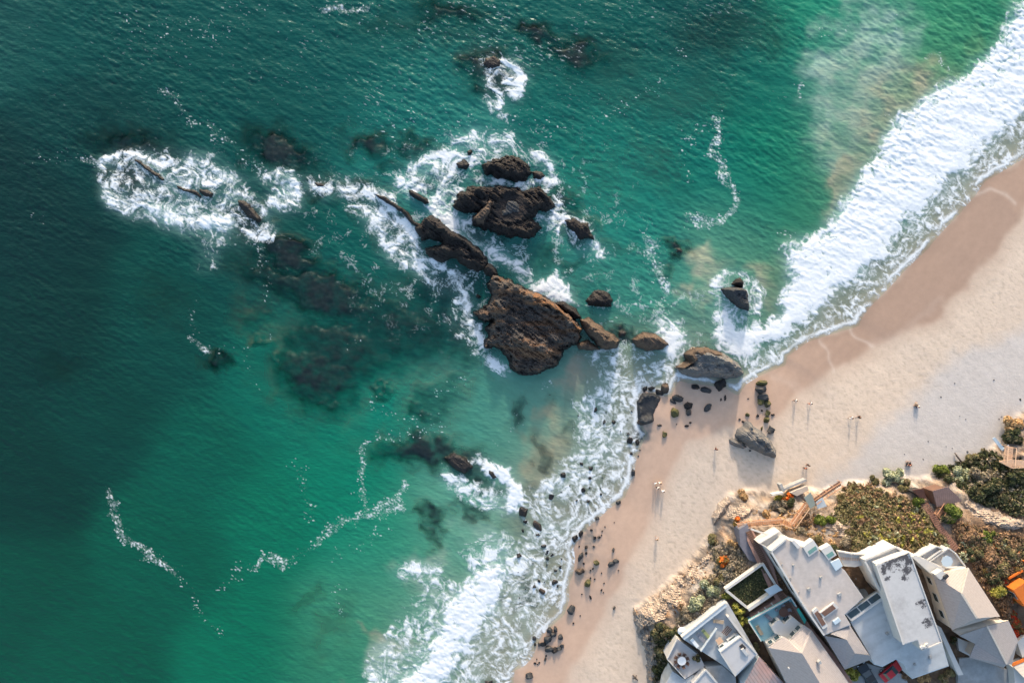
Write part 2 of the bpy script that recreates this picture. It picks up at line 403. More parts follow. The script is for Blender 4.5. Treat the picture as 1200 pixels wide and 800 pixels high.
# colours of the ground
WETB = [(1260,205),(1200,247),(1175,285),(1144,319),(1115,347),(1098,370),(1059,390),(1019,410),(979,429),(946,452),(915,478),(880,502),(846,500),(806,520),(776,560),(764,602),(744,642),(724,682),(704,724),(681,764),(660,805),(640,900)]
land = np.zeros(TU.shape + (3,), dtype=np.float32)
wet_poly = SHORE[2:-6] + [(599,802),(585,860)] + WETB[::-1]
dw = sdf(TU + fbm(TU / 40, TV / 40, 3, 40) * 9, TV + fbm(TU / 40, TV / 40, 3, 44) * 9, wet_poly)
wet = sstep(-26, 7, dw) * 0.5 + sstep(-4, 6, dw) * 0.5
grey = sdf(TU + fbm(TU / 30, TV / 30, 3, 50) * 8, TV + fbm(TU / 30, TV / 30, 3, 51) * 8, [(1300,300),(1200,392),(1132,412),(1100,438),(1075,466),(1040,490),(1022,512),(1005,540),(960,562),(960,640),(1400,640)])
grey = sstep(-18, 10, grey + 9 * fbm(TU / 16, TV / 16, 4, 52))
c_dry = alba((224,203,181)); c_grey = alba((213,203,193)); c_wetR = alba((180,151,130)); c_wetL = alba((206,174,150)); c_bed = alba((170,158,134))
rw = sstep(860, 1000, TU)[..., None]
cw = c_wetL * (1 - rw) + c_wetR * rw
land[:] = c_dry
land = land + (c_grey - land) * grey[..., None]
land = land + (cw - land) * wet[..., None]
# thin dark wet line and pale old swash marks
edgew = np.exp(-((TDS * 1.0 - 0.6) / 0.9) ** 2) * 0.10
land = land * (1 - edgew[..., None])
for mk, wid, am in (([(1140,228),(1160,222),(1178,228),(1186,240)],2.2,.30),([(997,385),(1003,394),(1012,400),(1022,404)],2.0,.30),([(962,398),(970,412),(974,436)],2.0,.25),
    ([(895,548),(940,548),(962,543),(985,528)],3.0,.22),([(905,440),(930,452),(945,470)],5,.10),([(1020,404),(1060,386),(1100,350)],4,.08),([(770,690),(800,640),(830,600)],6,.06)):
    d = seg_dist(TU + perlin(TU / 14, TV / 14, 60) * 3, TV + perlin(TU / 14, TV / 14, 61) * 3, mk)
    land = land + (alba((238,222,206)) - land) * (am * np.exp(-(d / wid) ** 2))[..., None]
streak = fbm((TU + TV * .8) / 60, (TV - TU * .8) / 9, 4, 66)
land = land * (1 + 0.10 * streak * (1 - wet))[..., None]
land = land * (1 + 0.07 * fbm((TU + TV * .8) / 9, (TV - TU * .8) / 50, 4, 67) * wet)[..., None]
# footprints: stipple of small darker dents in the golden belt
belt = (1 - wet) * (0.35 + 0.65 * np.exp(-((dw + 38) / 34) ** 2))
pr = sstep(0.08, 0.42, fbm(TU / 4.4, TV / 3.8, 2, 70))
land = land * (1 - 0.17 * pr * belt)[..., None]
footz = -0.03 * pr * belt * np.where(TDB < -3, 1, 0) * np.where(TDS > 0, 1, 0)
# wet dark stony pool bottoms
for a, b, rx, ry, am in ((754,508,12,16,.8),(690,630,10,26,.6),(700,628,12,10,.5),(676,672,9,7,.5),(688,670,7,12,.45),(760,470,14,10,.3)):
    q = np.exp(-(((TU - a) / rx) ** 2 + ((TV - b) / ry) ** 2) ** 1.2) * am * sstep(-.35, .25, fbm(TU / 7, TV / 7, 3, 72))
    land = land + (alba((92,104,104)) - land) * q[..., None]
# bluff: sandstone, soil, weathered grey rock
strat = fbm(TU / 34, TV / 12, 5, 80); blot = fbm(TU / 16, TV / 16, 5, 84); fine = fbm(TU / 5, TV / 5, 4, 88)
c_sand = alba((208,180,154)); c_pale = alba((206,194,182)); c_och = alba((186,140,100)); c_grock = alba((128,120,112)); c_soil = alba((138,112,90))
bl = np.zeros(land.shape, dtype=np.float32); bl[:] = c_sand
bl = bl + (c_pale - bl) * sstep(-.1, .35, strat)[..., None]
bl = bl + (c_och - bl) * (sstep(.12, .5, blot) * .8)[..., None]
bl = bl + (c_grock - bl) * (sstep(-.05, .3, fbm(TU / 14, TV / 14, 5, 92)) * .8)[..., None]
soil = sstep(28, 62, TDB + 14 * blot)
bl = bl + (c_soil - bl) * soil[..., None]
pit = sstep(.18, .5, fbm(TU / 6, TV / 6, 4, 89))
bl = bl * (0.74 * (1 + 0.6 * fine) * (1 - .45 * pit))[..., None]
mb = sstep(-1, 7, TDB + 6 * fine)
land = land + (bl - land) * mb[..., None]
# sea floor and drowned rock
bed = c_bed * (1 + 0.12 * fbm(TU / 12, TV / 12, 4, 96))[..., None]
reefc = alba((36,44,48)) * (1 + 0.6 * fbm(TU / 4, TV / 4, 4, 99))[..., None]
bed = bed + (reefc - bed) * sstep(.15, .5, TRF)[..., None]
sea_m = sstep(0.4, -1.2, TDS)
shallow_wet = cw * 0.93
land = np.where((TDS > -3)[..., None], land, land)
land = land + (bed - land) * sstep(0.2, -5, TDS)[..., None]
land = land + (reefc - land) * (sstep(.15, .5, TRF) * inwater)[..., None]
TZ = TZ + footz
al = (1 - wet) * np.where(TDS > 0, 1, 0); al = np.maximum(al, mb * 5.0)
tint = np.concatenate([np.clip(land, 0.004, 0.9), al[..., None]], -1)
# bluff patches the builders levelled are handled by the houses' own bases
M_ground = attr_mat('ground_sand_rock', rough=0.9, nscale=0.9, var=0.07, bump=0.05, bscale=2.6, wet=True)
me = grid_mesh('ground', (TU - 600) * S, (400 - TV) * S, TZ, None, {'tint': tint})
ground = link_mesh('ground', me, M_ground); tag(ground, 'pale sand beach rising to a sandstone bluff', 'ground', kind='structure')

_u0, _v0, _st = -40.0, -40.0, 2.0
_iu = int(np.argmin(np.abs(ua - _u0))); _iv = int(np.argmin(np.abs(va - _v0)))
def ground_at(x, y):
    u = x / S + 600; v = 400 - y / S
    i = (u - _u0) / _st + _iu; j = (v - _v0) / _st + _iv
    i = min(max(i, 0), TZ.shape[1] - 2); j = min(max(j, 0), TZ.shape[0] - 2)
    a, b = int(i), int(j); fa, fb = i - a, j - b
    return float((TZ[b, a] * (1 - fa) + TZ[b, a + 1] * fa) * (1 - fb) + (TZ[b + 1, a] * (1 - fa) + TZ[b + 1, a + 1] * fa) * fb)
def G(px, py, dz=0.0):
    """photo pixel -> the ground point seen there"""
    z = 2.0
    for _ in range(12):
        x, y, _z = P(px, py, z); z = 0.5 * z + 0.5 * max(ground_at(x, y), 0.0)
    x, y, _z = P(px, py, z)
    return Vector((x, y, max(ground_at(x, y), 0.0) + dz))

# ================================================================== water
D_POLYS = [  # dense surf
 (1.0, 7, [(1260,-10),(1200,0),(1187,10),(1180,34),(1173,50),(1160,60),(1153,73),(1137,82),(1120,99),(1083,117),(1060,134),(1047,152),(1027,184),(1013,202),(987,239),(972,262),(969,270),(945,279),(922,292),(920,304),(928,324),(922,344),(917,366),(897,385),(866,378),(846,376),(838,392),(846,404),(860,414),(874,424),(894,401),(917,392),(942,378),(962,355),(993,330),(1013,313),(1033,298),(1047,273),(1070,250),(1096,227),(1120,202),(1153,170),(1183,145),(1200,127),(1260,88)]),
 (1.0, 6, [(585,658),(594,675),(580,705),(562,735),(542,762),(522,795),(505,830),(445,830),(457,808),(480,790),(500,775),(510,750),(515,735),(530,700),(545,687),(567,670)]),
 (.95, 4, [(563,540),(587,547),(606,560),(613,585),(612,594),(592,598),(598,585),(590,566),(572,552)]),
 (.85, 5, [(622,337),(640,324),(652,322),(664,338),(676,352),(660,358),(640,348)]),
 (.75, 5, [(770,372),(784,372),(800,384),(806,404),(794,420),(778,418),(770,400)]),
 (.8, 4, [(500,238),(515,240),(535,262),(556,284),(566,300),(580,318),(572,318),(552,300),(530,276),(508,258)]),
 (.75, 5, [(175,240),(200,250),(230,256),(262,255),(275,262),(265,268),(228,268),(195,260)]),
]
L_POLYS = [  # lace of thinner foam
 (.62, 9, [(690,447),(675,476),(672,515),(667,540),(634,562),(616,574),(612,595),(622,615),(604,640),(593,662),(596,690),(590,712),(620,712),(650,712),(666,692),(676,655),(686,622),(716,596),(741,564),(746,536),(752,500),(750,470),(758,456),(772,458),(792,446),(798,430),(786,418),(764,424),(740,432),(712,436)]),
 (.30, 14, [(690,447),(675,476),(672,515),(667,540),(634,562),(616,574),(612,595),(622,615),(604,640),(593,662),(650,690),(686,622),(741,564),(752,500),(790,440),(820,390),(760,410)]),
 (.55, 8, [(590,675),(600,690),(640,704),(664,702),(648,730),(628,756),(616,779),(600,786),(600,830),(505,830),(542,762),(562,735),(580,705)]),
 (.52, 6, [(1260,88),(1200,127),(1183,145),(1153,170),(1120,202),(1096,227),(1070,250),(1047,273),(1033,298),(1013,313),(993,330),(975,350),(1004,382),(1010,372),(1021,358),(1041,338),(1061,316),(1086,293),(1105,270),(1126,249),(1142,230),(1154,213),(1171,203),(1215,176)]),
 (.34, 6, [(962,355),(942,378),(917,392),(894,401),(866,440),(890,438),(922,418),(946,399),(986,387),(1006,382),(990,350)]),
 (.66, 5, [(872,446),(866,458),(890,440),(906,432),(920,427),(922,416),(946,398),(922,398),(900,408),(880,424)]),
 (.60, 8, [(118,196),(132,180),(165,177),(205,180),(246,182),(272,200),(292,225),(312,245),(322,280),(300,282),(268,272),(225,276),(180,258),(150,252),(126,236)]),
 (.62, 5, [(306,202),(330,196),(346,196),(353,230),(346,252),(326,236),(312,222)]),
 (.60, 6, [(358,214),(366,206),(395,212),(430,214),(452,228),(474,248),(490,270),(500,300),(509,328),(500,332),(478,314),(452,304),(440,280),(432,258),(405,236),(378,232)]),
 (.54, 7, [(480,188),(505,180),(530,172),(560,160),(592,160),(620,176),(640,186),(652,215),(640,222),(655,236),(664,255),(690,270),(706,296),(692,292),(660,275),(640,270),(625,262),(645,230),(640,206),(608,184),(566,190),(545,210),(540,232),(545,255),(575,282),(600,300),(640,330),(655,345),(640,350),(600,320),(570,300),(530,265),(505,240),(470,230),(462,212)]),
 (.50, 8, [(530,330),(545,325),(556,350),(554,372),(566,392),(572,412),(592,438),(575,432),(555,410),(540,405),(528,380)]),
 (.46, 7, [(478,300),(520,310),(545,325),(530,345),(505,345)]),
 (.64, 4, [(565,66),(585,70),(602,78),(613,95),(612,110),(600,115),(588,100),(580,88),(568,96),(586,130),(596,145),(580,132),(566,112)]),
 (.50, 6, [(838,328),(858,320),(876,326),(890,345),(884,372),(862,392),(838,385),(846,366),(830,345)]),
 (.45, 6, [(515,548),(545,560),(580,570),(600,585),(596,600),(560,600),(530,580)]),
 (.44, 7, [(535,690),(500,655),(475,672),(500,690),(480,710),(450,745),(420,790),(440,830),(500,800),(515,740),(530,705)]),
 (.33, 8, [(555,630),(590,620),(604,640),(592,665),(560,670),(535,650)]),
 (.35, 8, [(205,270),(235,276),(240,300),(232,320),(255,310),(262,280),(280,290),(272,270)]),
 (.30, 6, [(690,400),(745,400),(750,425),(700,435),(680,425)]),
]
F_LINES = [  # flecks: (strength, width, points)
 (.75,6,[(126,577),(133,605),(150,630),(175,650),(205,670)]),(.45,5,[(205,670),(226,692),(228,708),(234,718),(256,740)]),
 (.45,9,[(262,690),(280,670),(298,660)]),(.95,6,[(298,662),(310,652),(330,660)]),(.5,8,[(330,658),(355,650),(372,635)]),(.7,7,[(370,635),(392,617),(425,602)]),(.9,8,[(430,602),(450,598),(466,592)]),(.8,6,[(468,568),(466,592)]),
 (.65,6,[(430,522),(424,550),(420,580),(433,592)]),(.45,8,[(346,545),(355,570),(368,600)]),(.4,10,[(395,650),(420,640),(455,615)]),(.4,10,[(400,690),(390,700),(400,715)]),
 (.5,7,[(445,512),(470,515),(500,500),(512,496)]),(.4,12,[(440,470),(470,490),(520,500)]),(.35,14,[(520,455),(540,445)]),
 (.95,6,[(838,140),(842,165),(836,180),(846,205),(864,225),(864,240),(850,255),(830,262),(808,258)]),(.45,9,[(806,165),(820,150),(840,142)]),(.4,6,[(800,180),(806,210)]),
 (.9,7,[(761,280),(766,305),(773,320),(778,338)]),(.4,6,[(756,270),(762,290)]),
 (.55,6,[(190,106),(200,112),(208,124)]),(.6,5,[(208,124),(214,130)]),(.55,6,[(222,142),(245,152),(256,160),(268,168)]),(.4,8,[(268,168),(290,185),(310,200)]),
 (.5,6,[(222,362),(230,385)]),(.7,5,[(222,395),(238,408),(246,412)]),(.35,8,[(246,410),(270,403)]),(.5,4,[(316,390),(316,400)]),(.3,10,[(280,405),(292,430),(300,455)]),
 (.7,4,[(935,98),(938,110)]),(.85,5,[(380,8),(400,8),(420,11),(434,5)]),(.5,5,[(575,10),(600,20)]),(.35,10,[(610,490),(600,500),(590,510)]),(.5,6,[(648,445),(640,452)]),(.35,8,[(830,390),(850,372)]),
 (.6,4,[(1083,70),(1100,62),(1112,90),(1124,98)]),(.5,5,[(912,280),(920,270),(940,280)]),(.5,6,[(1040,136),(1050,142)]),(.3,30,[(480,140),(560,150),(640,150)]),(.3,12,[(450,160),(490,150),(540,180)]),
 (.38,7,[(430,330),(440,360),(430,390),(410,405)]),(.5,8,[(300,280),(310,300),(305,315)]),(.45,5,[(310,330),(312,350)]),(.7,5,[(118,195),(100,188)]),(.3,9,[(40,185),(90,182)]),(.3,9,[(35,250),(60,255)]),
 (.36,10,[(700,140),(760,110),(800,60)]),(.3,20,[(150,30),(260,35)]),(.35,10,[(690,390),(740,360),(790,350)]),(.3,10,[(960,40),(1000,30)]),(.35,8,[(1040,25),(1050,40)]),
]
L_ARCS = [  # brighter drifts inside the lace
 (1.05,5,[(120,194),(130,184),(146,179),(162,182),(176,188),(190,196)]),(.95,6,[(122,206),(124,222),(132,236),(146,246),(160,240),(170,228)]),(1.05,7,[(168,240),(190,250),(215,256),(245,257),(268,258)]),(1.0,5,[(268,260),(284,270),(302,280),(318,277)]),(.95,5,[(276,224),(292,229),(304,240),(312,252)]),(.85,9,[(205,200),(225,190),(250,196),(262,210)]),
 (.9,8,[(312,210),(330,205),(344,215)]),(.9,7,[(322,236),(338,244)]),
 (1.0,6,[(362,212),(378,224),(398,222),(420,224),(440,228)]),(1.05,7,[(440,230),(462,246),(476,262),(484,280)]),(.95,6,[(462,290),(478,308),(496,324),(508,330)]),(.85,7,[(440,262),(452,290),(470,305)]),
 (.95,6,[(482,196),(500,186),(522,178),(540,186)]),(1.0,7,[(470,214),(490,222),(508,232),(520,246)]),(.95,6,[(520,210),(512,226),(524,244)]),(.85,6,[(540,165),(556,158),(575,164),(598,162)]),(.9,5,[(545,207),(566,213),(590,213),(615,216),(640,214)]),(.9,6,[(625,180),(642,192),(648,212),(640,225)]),
 (.9,5,[(660,256),(676,262),(690,272)]),(1.0,5,[(690,284),(702,292),(708,296)]),(.85,5,[(640,236),(652,246),(640,256),(628,250)]),(.8,6,[(570,290),(584,300),(602,306),(612,320)]),
 (.85,6,[(534,330),(546,345),(548,360)]),(.9,6,[(552,380),(560,392),(568,404)]),(.85,6,[(566,412),(580,428),(592,436)]),(.8,5,[(480,300),(505,305),(530,318)]),
 (1.05,5,[(590,72),(604,82),(613,96),(610,108),(600,112)]),(.8,5,[(572,92),(584,112),(590,136)]),
 (.9,5,[(836,332),(850,322),(868,322)]),(.9,6,[(880,330),(890,346),(884,366)]),(.9,8,[(842,372),(858,384),(874,388)]),
 (.8,9,[(600,656),(590,640),(575,650),(560,662)]),(.8,8,[(470,672),(490,664),(510,668)]),(.8,6,[(520,555),(540,570),(560,574),(580,580)]),(1.0,5,[(545,545),(560,540),(575,545)])]
PLUMES = [  # suspended sand (colour, strength, soft edge, outline)
 ((174,166,138),.62,16,[(1040,60),(1085,85),(1110,75),(1118,98),(1090,112),(1055,135),(1045,152),(1026,184),(1008,205),(990,240),(970,258),(968,225),(990,190),(1000,160),(1015,120)]),
 ((150,182,164),.75,20,[(950,60),(975,30),(1000,0),(1060,0),(1080,40),(1060,80),(1030,100),(1010,150),(985,200),(960,190),(950,120)]),((172,170,142),.35,22,[(975,90),(1005,60),(1030,90),(1010,150),(985,175),(965,110)]),((150,165,128),.5,16,[(965,150),(985,165),(985,190),(965,175)]),
 ((182,182,152),.65,12,[(800,300),(830,290),(850,305),(842,325),(815,345),(800,340),(820,318)]),((172,168,138),.6,12,[(880,310),(905,318),(915,345),(900,372),(885,352)]),((182,176,150),.6,10,[(800,345),(825,330),(835,350),(818,365)]),
 ((176,166,134),.6,14,[(620,490),(655,480),(672,520),(660,545),(632,560),(615,590),(608,560),(640,535),(618,515)]),((180,166,138),.6,9,[(435,736),(470,740),(490,752),(470,760),(445,756)]),((176,160,140),.5,10,[(672,412),(692,412),(694,440),(674,465),(660,455)]),
 ((170,176,158),.5,18,[(470,665),(520,650),(540,690),(500,740),(450,745),(420,800),(470,800),(520,720)]),((150,182,160),.45,20,[(540,620),(600,615),(600,650),(560,670)]),((190,178,156),.4,10,[(905,380),(935,365),(960,340),(990,350),(1000,378),(950,392),(915,405)]),
 ((176,170,148),.5,8,[(560,740),(590,700),(640,705),(664,704),(645,730),(620,765),(600,790),(545,800)]),((180,170,150),.55,8,[(632,605),(660,590),(700,592),(690,612),(668,626),(640,622)]),((190,170,150),.6,5,[(735,455),(752,452),(750,500),(738,560),(722,585),(690,605),(715,575),(734,520)]),
 ((140,152,112),.4,30,[(930,330),(900,300),(930,290),(940,300)]),((120,150,104),.45,16,[(1100,95),(1150,60),(1180,20),(1200,0),(1160,30),(1120,70)]),
]
def soft_poly(U, V, pts, edge):
    lo = [min(p[i] for p in pts) - 30 for i in (0, 1)]; hi = [max(p[i] for p in pts) + 30 for i in (0, 1)]
    out = np.zeros(U.shape, dtype=np.float32)
    m = (U > lo[0]) & (U < hi[0]) & (V > lo[1]) & (V < hi[1])
    if m.any(): out[m] = sstep(-edge, edge, sdf(U[m], V[m], pts))
    return out

# coarse fields (2 px), then sampled on the fine water grid
fu = np.arange(-60, 1341, 2.0); fv = np.arange(-60, 921, 2.0)
FU, FV = np.meshgrid(fu.astype(np.float32), fv.astype(np.float32))
wU = FU + fbm(FU / 22, FV / 22, 4, 101) * 13; wV = FV + fbm(FU / 22, FV / 22, 4, 107) * 13
fD = np.zeros(FU.shape, dtype=np.float32); fL = fD.copy(); fF = fD.copy()
for a, e, pts in D_POLYS: fD = np.maximum(fD, a * soft_poly(wU, wV, pts, e * 1.7))
fS = fD.copy()
for i_, (a, e, pts) in enumerate(L_POLYS):
    q_ = a * soft_poly(wU, wV, pts, e * 1.3)
    if i_ < 6 or i_ in (14, 15): fS = np.maximum(fS, q_)
    else: fL = np.maximum(fL, q_)
for a, w, pts in L_ARCS:
    m = (FU > min(p[0] for p in pts) - 40) & (FU < max(p[0] for p in pts) + 40) & (FV > min(p[1] for p in pts) - 40) & (FV < max(p[1] for p in pts) + 40)
    u_, v_ = (FU[m] + wU[m]) / 2, (FV[m] + wV[m]) / 2
    fL[m] = np.maximum(fL[m], a * np.exp(-(seg_dist(u_, v_, pts) / w) ** 2))
for a, w, pts in F_LINES:
    m = (FU > min(p[0] for p in pts) - 50) & (FU < max(p[0] for p in pts) + 50) & (FV > min(p[1] for p in pts) - 50) & (FV < max(p[1] for p in pts) + 50)
    fF[m] = np.maximum(fF[m], (a + .06) * np.exp(-(seg_dist(wU[m], wV[m], pts) / (w * 1.25)) ** 2))
fZ, fDS, fDB = coast_h(FU, FV); fR = reef_field(FU, FV)
fT = kernel(FU, FV, [p for p, c in TINTS], [np.maximum(alba(c) * np.array([.97, .97, .90]) - np.array([.012, .006, .007]), .0015) for p, c in TINTS], 36.0)
wisp = fbm((FU * .7 + wU * .3) / 34, (FV * .7 + wV * .3) / 30, 4, 111)
fTb = np.zeros(FU.shape, dtype=np.float32)
for c, a, e, pts in PLUMES:
    q = a * soft_poly(wU + wisp * 22, wV + wisp * 16, pts, e) * (0.30 + 1.05 * sstep(-.35, .35, wisp + .18 * fbm(FU / 12, FV / 12, 3, 113)))
    q = np.clip(q, 0, .9); fT = fT + (alba(c) - fT) * q[..., None]; fTb = np.maximum(fTb, q)
def blur(a, n):
    for _ in range(n):
        a = (a + np.roll(a, 1, 0) + np.roll(a, -1, 0)) / 3; a = (a + np.roll(a, 1, 1) + np.roll(a, -1, 1)) / 3
    return a
milk = blur(np.clip(fD + np.maximum(fL * .8, fS * .9), 0, 1), 9)
fT = fT + (alba((168,206,200)) - fT) * np.clip(0.62 * milk * (0.45 + .8 * sstep(-.3, .4, wisp)), 0, .8)[..., None]
fA = 1 - np.exp(-np.maximum(-fZ, 0) / 0.75)
fA = 1 - (1 - fA) * (1 - 0.5 * milk) * (1 - .7 * fTb)
fA = np.where(fDS > -14, fA, np.maximum(fA, 0.9))
fA = fA * (1 - 0.97 * np.clip(fR * (1.12 + .55 * fbm(FU / 13, FV / 11, 5, 117)), 0, 1) * (1 - .5 * milk))

def samp(F, U, V):
    i = np.clip((U - fu[0]) / 2.0, 0, len(fu) - 1.001); j = np.clip((V - fv[0]) / 2.0, 0, len(fv) - 1.001)
    a = i.astype(int); b = j.astype(int); x = (i - a); y = (j - b)
    if F.ndim == 3: x = x[..., None]; y = y[..., None]
    return (F[b, a] * (1 - x) + F[b, a + 1] * x) * (1 - y) + (F[b + 1, a] * (1 - x) + F[b + 1, a + 1] * x) * y

step = 1.1
wu_ = axis(-24, 1224, step, 9000); wv_ = axis(-24, 824, step, 9000)
WU, WV = np.meshgrid(wu_.astype(np.float32), wv_.astype(np.float32))
sDS = samp(fDS, WU, WV).astype(np.float32)
out = (WU < -58) | (WU > 1338) | (WV < -58) | (WV > 918)
sDS = np.where(out, sdf(WU, WV, SHORE).astype(np.float32) * S, sDS)
keep = sDS < 1.2
dD, dL, dF, dS = samp(fD, WU, WV), samp(fL, WU, WV), samp(fF, WU, WV), samp(fS, WU, WV)
# --- detail noises, carried along by a swirling flow so that they draw out into filaments
ax_, ay_ = FU.copy(), FV.copy()
def pot(x, y): return perlin(x / 46, y / 46, 301) * 46 + perlin(x / 21, y / 21, 303) * 14 + perlin(x / 10, y / 10, 305) * 3
for _ in range(9):
    h_ = .8
    gx = (pot(ax_ + h_, ay_) - pot(ax_ - h_, ay_)) / (2 * h_); gy = (pot(ax_, ay_ + h_) - pot(ax_, ay_ - h_)) / (2 * h_)
    ax_, ay_ = ax_ + 2.1 * gy, ay_ - 2.1 * gx
dx_ = samp((ax_ - FU).astype(np.float32), WU, WV).astype(np.float32); dy_ = samp((ay_ - FV).astype(np.float32), WU, WV).astype(np.float32)
lx, ly = WU + dx_ * .42, WV + dy_ * .42
qx = fbm(WU / 17, WV / 17, 3, 131) * 10; qy = fbm(WU / 17, WV / 17, 3, 137) * 10
q2x = fbm(WU / 6, WV / 6, 2, 141) * 3; q2y = fbm(WU / 6, WV / 6, 2, 143) * 3
wb = lambda s, w, sd, x=lx, y=ly: np.exp(-(perlin(x / s, y / s, sd) / w) ** 2)
brk = fbm(WU / 22, WV / 22, 3, 159)
mx1, my1 = lx + q2x * .8, ly + q2y * .8
web = np.maximum.reduce([wb(17, .10, 151, mx1, my1), wb(9.5, .11, 153, mx1, my1) * 0.92, wb(5.2, .14, 157, mx1, my1) * 0.72])
fil = fbm(mx1 / 11, my1 / 11, 5, 163)              # drawn out filaments, about -0.6 .. 0.6
a1 = (WU * .72 - WV * .69); a2 = (WU * .69 + WV * .72)
holes = 0.5 * fbm((a1 + qx) / 12, (a2 + qy) / 6.0, 4, 161) + 0.5 * fbm((WU + qx + q2x) / 5, (WV + qy + q2y) / 5, 3, 167)
crin = np.abs(perlin((a1 + qx) / 7, (a2 + qy) / 4.5, 169))
cells = np.abs(perlin((WU + q2x) / 5.5, (WV + q2y) / 5.5, 168)) + .5 * np.abs(perlin((WU + q2x) / 2.7, (WV + q2y) / 2.7, 170))
fle = fbm(WU / 2.6 + q2x * .2, WV / 2.2, 2, 171) + 0.35 * perlin(WU / 9, WV / 7, 175)
FD_ = sstep(0.18, 0.86, dD * 1.22 + holes * 0.50 + fil * .30 - .42 * sstep(.42, .85, cells) - 0.06) * sstep(0.02, 0.3, dD)
fil2 = fbm(mx1 / 5.5, my1 / 5.5, 4, 173)
fn = .75 * fil / fil.std() + .55 * fil2 / fil2.std(); bn = brk / brk.std()
web2 = np.maximum.reduce([wb(11, .10, 251, mx1, my1), wb(6, .13, 253, mx1, my1) * .95, wb(3.6, .18, 257, mx1, my1) * .8])
lm = sstep(.02, .22, dL)
cov = fn * .80 + bn * .45 - (2.0 + .30 * (WU < 340) - 3.1 * dL)                      # >0 where thick white lies
FL_ = np.maximum.reduce([sstep(-.25, 1.0, cov) * .98, np.clip(.14 + .20 * (cov + .6), 0, .42) * lm, np.clip(.50 + .40 * (cov + .75), 0, 1) * web2 * .95]) * lm
# swash: fine lace, only lightly drawn out
sx_, sy_ = WU + dx_ * .22 + q2x * .7, WV + dy_ * .22 + q2y * .7
gs = fbm(sx_ / 6.5, sy_ / 5.5, 4, 261); gs = gs / gs.std()
web3 = np.maximum.reduce([wb(9, .12, 263, sx_, sy_), wb(4.6, .17, 265, sx_, sy_) * .95, wb(2.9, .22, 267, sx_, sy_) * .8])
sm = sstep(.02, .22, dS)
cs = gs * .80 + bn * .35 + .35 * fil / fil.std() - (2.2 - 3.3 * dS)
FS_ = np.maximum.reduce([sstep(-.2, 1.1, cs) * .98, np.clip(.18 + .20 * (cs + .6), 0, .45) * sm, np.clip(.55 + .40 * (cs + .6), 0, 1) * web3 * .92]) * sm
FL_ = np.maximum(FL_, FS_)
age = np.clip((sDS + 17) / 11, -1, 1) * (WU > 850) + .5 * (WU <= 850)          # old foam on the seaward side is open, the front is solid
cd = gs * .60 + .30 * fil / fil.std() + .25 * bn + (dD * 3.6 - 1.75) + .8 * age - .5 * sstep(.42, .85, cells)
FD_ = np.maximum.reduce([sstep(-.5, 1.25, cd) * .98, np.clip(.25 + .2 * cd, 0, .5) * sstep(.1, .5, dD), np.clip(.6 + .4 * cd, 0, 1) * web3 * .95 * sstep(.05, .35, dD)]) * sstep(.02, .2, dD)
LO = np.exp(-(((WU - 560) / 190) ** 2 + ((WV - 270) / 130) ** 2) ** 1.5) + .8 * np.exp(-(((WU - 790) / 90) ** 2 + ((WV - 380) / 60) ** 2)) + .5 * np.exp(-(((WU - 260) / 120) ** 2 + ((WV - 230) / 70) ** 2))
LO_ = np.clip(LO, 0, 1) * web2 * sstep(.25, 1.3, .6 * bn + .5 * fn + .25) * .6 * (sDS < -3)
FL_ = np.maximum(FL_, LO_)
FF_ = np.clip(sstep(.25, .8, dF) * (.07 + .26 * web3), 0, 1)
FF_ = np.maximum(FF_, sstep(0.04, 0.62, dF * 0.80 + fle * 1.0 + fil * .35 - 0.58) * sstep(0.08, .3, dF))
# sky glints painted as pale foam streaks, with small whitecaps, over the open, wind-ruffled water (stronger towards the top)
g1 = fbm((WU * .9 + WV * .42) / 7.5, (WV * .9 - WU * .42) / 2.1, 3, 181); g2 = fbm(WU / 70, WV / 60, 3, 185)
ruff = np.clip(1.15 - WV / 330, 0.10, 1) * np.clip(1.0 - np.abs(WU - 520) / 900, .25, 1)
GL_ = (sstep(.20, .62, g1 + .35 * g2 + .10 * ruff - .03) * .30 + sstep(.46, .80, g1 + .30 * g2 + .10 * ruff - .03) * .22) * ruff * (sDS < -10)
# lip of the swash: thin bright line along the water's edge
lipw = sDS + 0.5 * fbm(WU / 10, WV / 10, 3, 191)
LIP = np.exp(-((lipw + 0.55) / 0.42) ** 2) * sstep(-.45, .15, fbm(WU / 30, WV / 30, 2, 193)) * (WU < 1260) * .9
foam = np.maximum.reduce([FD_, FL_ * 0.92, FF_ * .78, GL_, LIP])  # foam value also carries the painted sky glints
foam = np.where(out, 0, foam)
# --- surface relief
wv1 = fbm((WU * .93 + WV * .37) / 46, (WV * .93 - WU * .37) / 17, 4, 201) * 0.42
wv2 = fbm((WU * .88 + WV * .48) / 10, (WV * .88 - WU * .48) / 4.6, 4, 205) * 0.30
chop = .55 + .9 * sstep(-.4, .4, fbm(WU / 90, WV / 70, 3, 207)); wv2 = wv2 * chop
calm = 0.42 + 0.58 * np.clip(1.15 - WV / 500, 0.0, 1)
amp = sstep(0.0, -14, sDS)
WZ = (wv1 + wv2) * calm * amp * 0.46 + 0.04
WZ += dD * (0.16 + 0.07 * holes) * sstep(0, -3, sDS) + FL_ * 0.06 * amp + FD_ * (crin * .03) * amp
WZ = np.where(out, 0.0, WZ)
tz = samp(fT, WU, WV)
streaky = fbm((WU * .9 + WV * .42) / 30, (WV * .9 - WU * .42) / 8, 4, 211)
tz = tz * (1 + 0.12 * streaky + 0.12 * wv2 / .30 * calm)[..., None]
opac = np.clip(samp(fA, WU, WV) + 0.10 * streaky * samp(fR, WU, WV), 0, 1)
opac = np.where(out, 1, opac); opac = np.where(sDS > 0, 0.0, opac)
wt = np.concatenate([np.clip(tz, .002, .9), opac[..., None]], -1)
